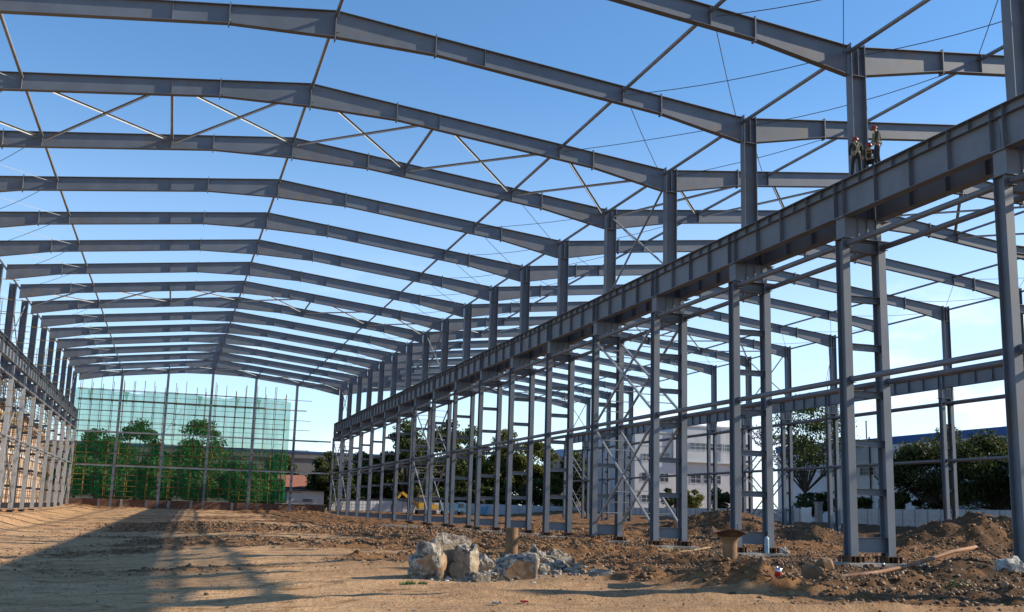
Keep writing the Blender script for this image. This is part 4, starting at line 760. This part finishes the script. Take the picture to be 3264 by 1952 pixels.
# scattered clods: nobody could count them
def clods(n, seed, spots=None, name='loose_clods', m_='clods', lab='loose brown clods of earth strewn over the site'):
    rs = np.random.RandomState(seed); ph = (1 + 5 ** .5) / 2
    iv = np.array([(-1, ph, 0), (1, ph, 0), (-1, -ph, 0), (1, -ph, 0), (0, -1, ph), (0, 1, ph), (0, -1, -ph), (0, 1, -ph), (ph, 0, -1), (ph, 0, 1), (-ph, 0, -1), (-ph, 0, 1)]) / 1.9
    fi = np.array([(0, 11, 5), (0, 5, 1), (0, 1, 7), (0, 7, 10), (0, 10, 11), (1, 5, 9), (5, 11, 4), (11, 10, 2), (10, 7, 6), (7, 1, 8), (3, 9, 4), (3, 4, 2), (3, 2, 6), (3, 6, 8), (3, 8, 9), (4, 9, 5), (2, 4, 11), (6, 2, 10), (8, 6, 7), (9, 8, 1)])
    t = rs.rand(n * 3); d = 12 + 95 * t ** 1.7; ang = rs.uniform(-.16, .76, n * 3); x = -25.33 + d * np.sin(ang); y = -27.96 + d * np.cos(ang)
    if spots:
        k = rs.randint(0, len(spots), n * 3); q = np.array(spots)[k]; x = q[:, 0] + q[:, 2] * rs.normal(size=n * 3); y = q[:, 1] + q[:, 2] * 1.6 * rs.normal(size=n * 3); d = np.hypot(x + 25, y + 28)
    z, c = gh(x, y); c = np.ones_like(c) if spots else c; keep = rs.rand(n * 3) < (c ** 1.5 * .9 + .09); x, y, z, d, c = [q[keep][:n] for q in (x, y, z, d, c)]; n = len(x)
    s = .012 + .06 * rs.rand(n) ** 3.2 + .08 * (rs.rand(n) < .03) * rs.rand(n); s = s * (.30 + .70 * np.clip(c * 1.6, 0, 1)); s = np.maximum(s, d * (.0004 + .0004 * np.clip(c * 2, 0, 1)) * (.5 + 1.1 * rs.rand(n) ** 2))
    V = iv[None] * (1 + .8 * (rs.rand(n, 12, 1) - .5)) * s[:, None, None] * np.array([1.25, 1.0, .75]) * (1 + .8 * (rs.rand(n, 1, 3) - .5))
    a = rs.rand(n) * 6.28; ca, sa = np.cos(a)[:, None], np.sin(a)[:, None]; V = np.stack([V[..., 0] * ca - V[..., 1] * sa, V[..., 0] * sa + V[..., 1] * ca, V[..., 2]], -1) + np.stack([x, y, z + s * .2], 1)[:, None]
    F = fi[None] + 12 * np.arange(n)[:, None, None]; me = fastmesh(name, V.reshape(-1, 3), F.reshape(-1, 3)); me.materials.append(MAT[m_]); me.update()
    o = bpy.data.objects.new(name, me); COL.objects.link(o); tag(o, lab, 'clods', None, 'stuff')
clods(56000, 4)
MAT['gravel'] = leafmat('grey_rubble_bits', (0.10, 0.09, 0.08), (0.42, 0.41, 0.40), 0.0)
clods(900, 8, [(-18.6, -.6, .5), (-17.2, -.8, .5), (-16.4, .6, .6), (-15.4, 2.2, .8), (-14.6, 2.8, .8), (-13.8, 3.4, .6), (-16.0, 1.4, .8)], 'rubble_bits', 'gravel', 'small grey concrete bits strewn among the broken lumps')
for i, (x, y, w, mk, lb) in enumerate(((-19.35, -7.9, .16, 'sack', 'torn pale paper scrap on the near bare earth'), (-18.75, -7.75, .13, 'red', 'small red plastic scrap on the near bare earth'), (-21.1, -8.8, .06, 'tin', 'tiny bright pebble on the near earth, left of the paper scrap'), (-24.3, 14.5, .22, 'sack', 'pale lump of rubbish on the earth beyond the girder shadow'), (-21.0, 19.5, .2, 'sack', 'pale lump of rubbish far behind the leftmost broken concrete'))):
    rs_ = random.Random(i); m = MB(); m.grid(lambda u, v: ((u - .5) * w * (1 + .4 * math.sin(v * 5 + i)), (v - .5) * w * .8, .02 + w * .35 * abs(math.sin(u * 5 + v * 4 + i))), 5, 5); m.grid(lambda u, v: ((u - .5) * w * (1 + .4 * math.sin(v * 5 + i)), (v - .5) * w * .8, .012 + w * .35 * abs(math.sin(u * 5 + v * 4 + i))), 5, 5)
    o = m.build('litter_scrap', mk); o.location = (x, y, gz(x, y)); tag(o, lb, 'litter', 'scraps of litter')
def tufts(pts, n, seed, h, label):
    rs = np.random.RandomState(seed); V = []; F = []
    for cx, cy, r in pts:
        for i in range(n):
            a = rs.rand() * 6.28; q = r * rs.rand() ** .6; x = cx + q * math.cos(a); y = cy + q * .6 * math.sin(a); z = gz(x, y) - .01; b = rs.rand() * 6.28; hh = h * (.5 + rs.rand()); k = len(V); w = .008 + .008 * rs.rand()
            V += [(x - w * math.cos(b), y - w * math.sin(b), z), (x + w * math.cos(b), y + w * math.sin(b), z), (x + hh * .4 * math.cos(b + 1), y + hh * .4 * math.sin(b + 1), z + hh)]; F.append((k, k + 1, k + 2))
    me = bpy.data.meshes.new('grass_tufts'); me.from_pydata(V, [], F); me.materials.append(MAT['grass']); o = bpy.data.objects.new('grass_tufts', me); COL.objects.link(o); tag(o, label, 'grass', None, 'stuff')
tufts([(-2.4, -.2, .55), (-1.9, .1, .5), (-2.9, .0, .4), (-6.0, -4.2, .5), (-5.0, -4.6, .4), (-19.9, -2.6, .2), (-19.5, -2.4, .12), (7, 14, .5)], 130, 9, .09, 'thin green grass sprouting between the clods')

# ------------------------------------------------------------------ workers on the crane girder
def skinmesh(name, verts, edges, radii, m, parent, sub=1):
    me_ = bpy.data.meshes.new(name); me_.from_pydata(verts, edges, []); o = bpy.data.objects.new(name, me_); COL.objects.link(o)
    md = o.modifiers.new('skin', 'SKIN'); md.use_smooth_shade = True
    for i, r in enumerate(radii): v = me_.skin_vertices[0].data[i]; v.radius = (r, r) if not isinstance(r, tuple) else r; v.use_root = i == 0
    sb = o.modifiers.new('sub', 'SUBSURF'); sb.levels = sub; sb.render_levels = sub
    bpy.context.view_layer.update(); dg = bpy.context.evaluated_depsgraph_get(); nm = bpy.data.meshes.new_from_object(o.evaluated_get(dg)); o.modifiers.clear(); o.data = nm; nm.name = name; nm.materials.clear(); nm.materials.append(MAT[m])
    if parent: o.parent = parent
    return o
def person(loc, rz, J, label):
    # J: joints in a local frame, facing +Y, feet at z = 0
    P = J; V = [P['pelvis'], P['waist'], P['chest'], P['neck'], P['head'], P['crown']]; E = [(0, 1), (1, 2), (2, 3), (3, 4), (4, 5)]; Rr = [.105, .098, .125, .05, .085, .07]
    for s in 'lr':
        b = len(V); V += [P['sh' + s], P['el' + s], P['wr' + s], P['pa' + s]]; E += [(2, b), (b, b + 1), (b + 1, b + 2), (b + 2, b + 3)]; Rr += [.052, .038, .028, .034]
    for s in 'lr':
        b = len(V); V += [P['hi' + s], P['kn' + s], P['an' + s], P['to' + s]]; E += [(0, b), (b, b + 1), (b + 1, b + 2), (b + 2, b + 3)]; Rr += [.078, .056, .042, .036]
    body = skinmesh('person', V, E, Rr, 'skin', None); body.location = loc; body.rotation_euler = (0, 0, rz)
    bm = bmesh.new(); bm.from_mesh(body.data); extra = MB()
    for s in 'lr':
        w, p = Vector(P['wr' + s]), Vector(P['pa' + s]); d = (p - w).normalized(); sd = d.cross(Vector((0, 1, .2))).normalized()
        for i, ln in enumerate((.065, .078, .082, .07)):
            a = p + sd * (i - 1.5) * .019; extra.tube([a, a + d * ln * .55, a + d * ln + Vector((0, .012, 0))], [.0095, .009, .007], 6)
        extra.tube([w + d * .03 + sd * .03, w + d * .07 + sd * .055, w + d * .11 + sd * .05], [.011, .01, .008], 6)
    h = Vector(P['head']); hf = Vector(P['face']); extra.tube([h + hf * .085, h + hf * .112 - Vector((0, 0, .02))], [.012, .016], 6)
    tmp = extra.build('tmp', 'skin'); bm.from_mesh(tmp.data); bpy.data.objects.remove(tmp); bm.to_mesh(body.data); bm.free(); body.data.polygons.foreach_set('use_smooth', [True] * len(body.data.polygons))
    V = [P['waist'], P['chest'], tuple(Vector(P['chest']).lerp(Vector(P['neck']), .7)), tuple(Vector(P['pelvis']).lerp(Vector(P['waist']), .2))]; E = [(0, 1), (1, 2), (0, 3)]; Rr = [.13, .16, .075, .135]
    for s in 'lr': b = len(V); V += [P['sh' + s], P['el' + s], tuple(Vector(P['el' + s]).lerp(Vector(P['wr' + s]), .92))]; E += [(1, b), (b, b + 1), (b + 1, b + 2)]; Rr += [.075, .058, .045]
    skinmesh('jacket', V, E, Rr, 'jacket', body)
    V = [P['pelvis'], tuple(Vector(P['pelvis']).lerp(Vector(P['waist']), .5))]; E = [(0, 1)]; Rr = [.128, .125]
    for s in 'lr': b = len(V); V += [P['hi' + s], P['kn' + s], tuple(Vector(P['kn' + s]).lerp(Vector(P['an' + s]), .93))]; E += [(0, b), (b, b + 1), (b + 1, b + 2)]; Rr += [.098, .075, .062]
    skinmesh('trousers', V, E, Rr, 'trousers', body)
    for s in 'lr':
        a, t = Vector(P['an' + s]), Vector(P['to' + s]); m = MB(); m.tube([a + Vector((0, 0, .10)), a, a - Vector((0, 0, .04))], [.052, .054, .05], 8); m.tube([a - Vector((0, 0, .035)) - (t - a) * .2, t - Vector((0, 0, 0))], [.046, .04], 8); m.build('boot', 'black', body)
    m = MB(); c = Vector(P['crown']); prof = [(.0, .115), (.06, .105), (.10, .075), (.122, .03), (.128, -.01), (.128, -.02)]; m.lathe((0, 0, 0), prof[::-1], 18); hm = m.build('helmet', 'helmet', body, smooth=True)
    m.v = []; m.f = []; m.mi = []
    for k in range(9): a = math.pi * k / 8; m.v += [(.126 * math.cos(a), .126 * math.sin(a), -.012), ((.135 + .0 * k) * math.cos(a), (.14 + .06 * math.sin(a)) * math.sin(a), -.025)]
    for k in range(8): m.f.append((2 * k, 2 * k + 1, 2 * k + 3, 2 * k + 2)); m.mi.append(0)
    bk_ = m.build('brim', 'helmet', hm); ax = Vector((hf.x, hf.y, 0)).normalized(); hm.location = c + Vector((0, 0, -.045)); hm.rotation_euler = (P.get('tilt', 0), 0, math.atan2(ax.y, ax.x) - math.pi / 2)
    m = MB(); ch, wa = Vector(P['chest']), Vector(P['waist']); pv = Vector(P['pelvis'])
    back = Vector((0, -.17, 0))
    for s in 'lr':
        sh = Vector(P['sh' + s]).lerp(ch, .45); m.bar(sh + Vector((0, -.10, .09)), ch * .55 + wa * .45 + back * 1.0, .045, .014, (0, 1, 0)); m.bar(ch * .55 + wa * .45 + back * 1.0, pv + (Vector(P['hi' + s]) - pv) * .9 + back * .95, .045, .014, (0, 1, 0))
        m.bar(sh + Vector((0, -.10, .09)), sh + Vector((0, .10, .08)), .045, .014); m.bar(sh + Vector((0, .10, .08)), wa + (Vector(P['hi' + s]) - pv) + Vector((0, .15, 0)), .045, .014, (0, 1, 0))
    m.lathe(tuple(pv.lerp(wa, .55)), [(.158, -.025), (.163, 0), (.158, .025)], 16); m.build('safety_harness', 'harness', body)
    tag(body, label, 'person', 'workers on the crane girder'); return body
def stand(lean=0.0, arm=0.0):
    J = dict(pelvis=(0, 0, .90), waist=(0, lean * .35, 1.06), chest=(0, lean * .8, 1.27), neck=(0, lean * 1.15, 1.45), head=(0, lean * 1.35 + .02, 1.545), crown=(0, lean * 1.4 + .02, 1.625), face=(0, 1, 0))
    for s, k in (('l', -1), ('r', 1)):
        J['sh' + s] = (k * .19, lean * 1.0, 1.36); J['el' + s] = (k * .25, lean + arm * .12, 1.09); J['wr' + s] = (k * .24, lean + arm * .30, .87); J['pa' + s] = (k * .235, lean + arm * .36 + .02, .79)
        J['hi' + s] = (k * .10, 0, .86); J['kn' + s] = (k * .13, .03, .47); J['an' + s] = (k * .14, -.02, .09); J['to' + s] = (k * .16, .14, .035)
    return J
GZT = 14.902
J = stand(.06, .25); J['knl'] = (-.15, .05, .47); J['anl'] = (-.20, .0, .09); J['tol'] = (-.23, .15, .035); J['wrr'] = (.27, .12, .86); person((-.02, 8.02, GZT), R(-20), J, 'worker seen from behind with beige harness straps, leftmost on the girder')
J = stand(.03, .5); J['head'] = (0, .09, 1.535); J['crown'] = (0, .10, 1.62); J['face'] = (0, .9, -.35); J['tilt'] = -.3; person((.02, 6.72, GZT), R(75), J, 'worker standing in profile in dark green, looking down, rightmost')
J = dict(pelvis=(0, -.12, .42), waist=(0, -.05, .55), chest=(0, .10, .73), neck=(0, .2, .87), head=(0, .26, .95), crown=(0, .29, 1.02), face=(0, .9, -.4), tilt=-.3)
for s, k in (('l', -1), ('r', 1)):
    J['sh' + s] = (k * .18, .14, .80); J['el' + s] = (k * .22, .28, .58); J['wr' + s] = (k * .12, .42, .44); J['pa' + s] = (k * .10, .47, .39); J['hi' + s] = (k * .10, -.1, .40); J['kn' + s] = (k * .15, .28, .44); J['an' + s] = (k * .15, .0, .09); J['to' + s] = (k * .17, .15, .035)
person((.02, 7.30, GZT), R(150), J, 'worker crouching in a red helmet between the two standing ones')
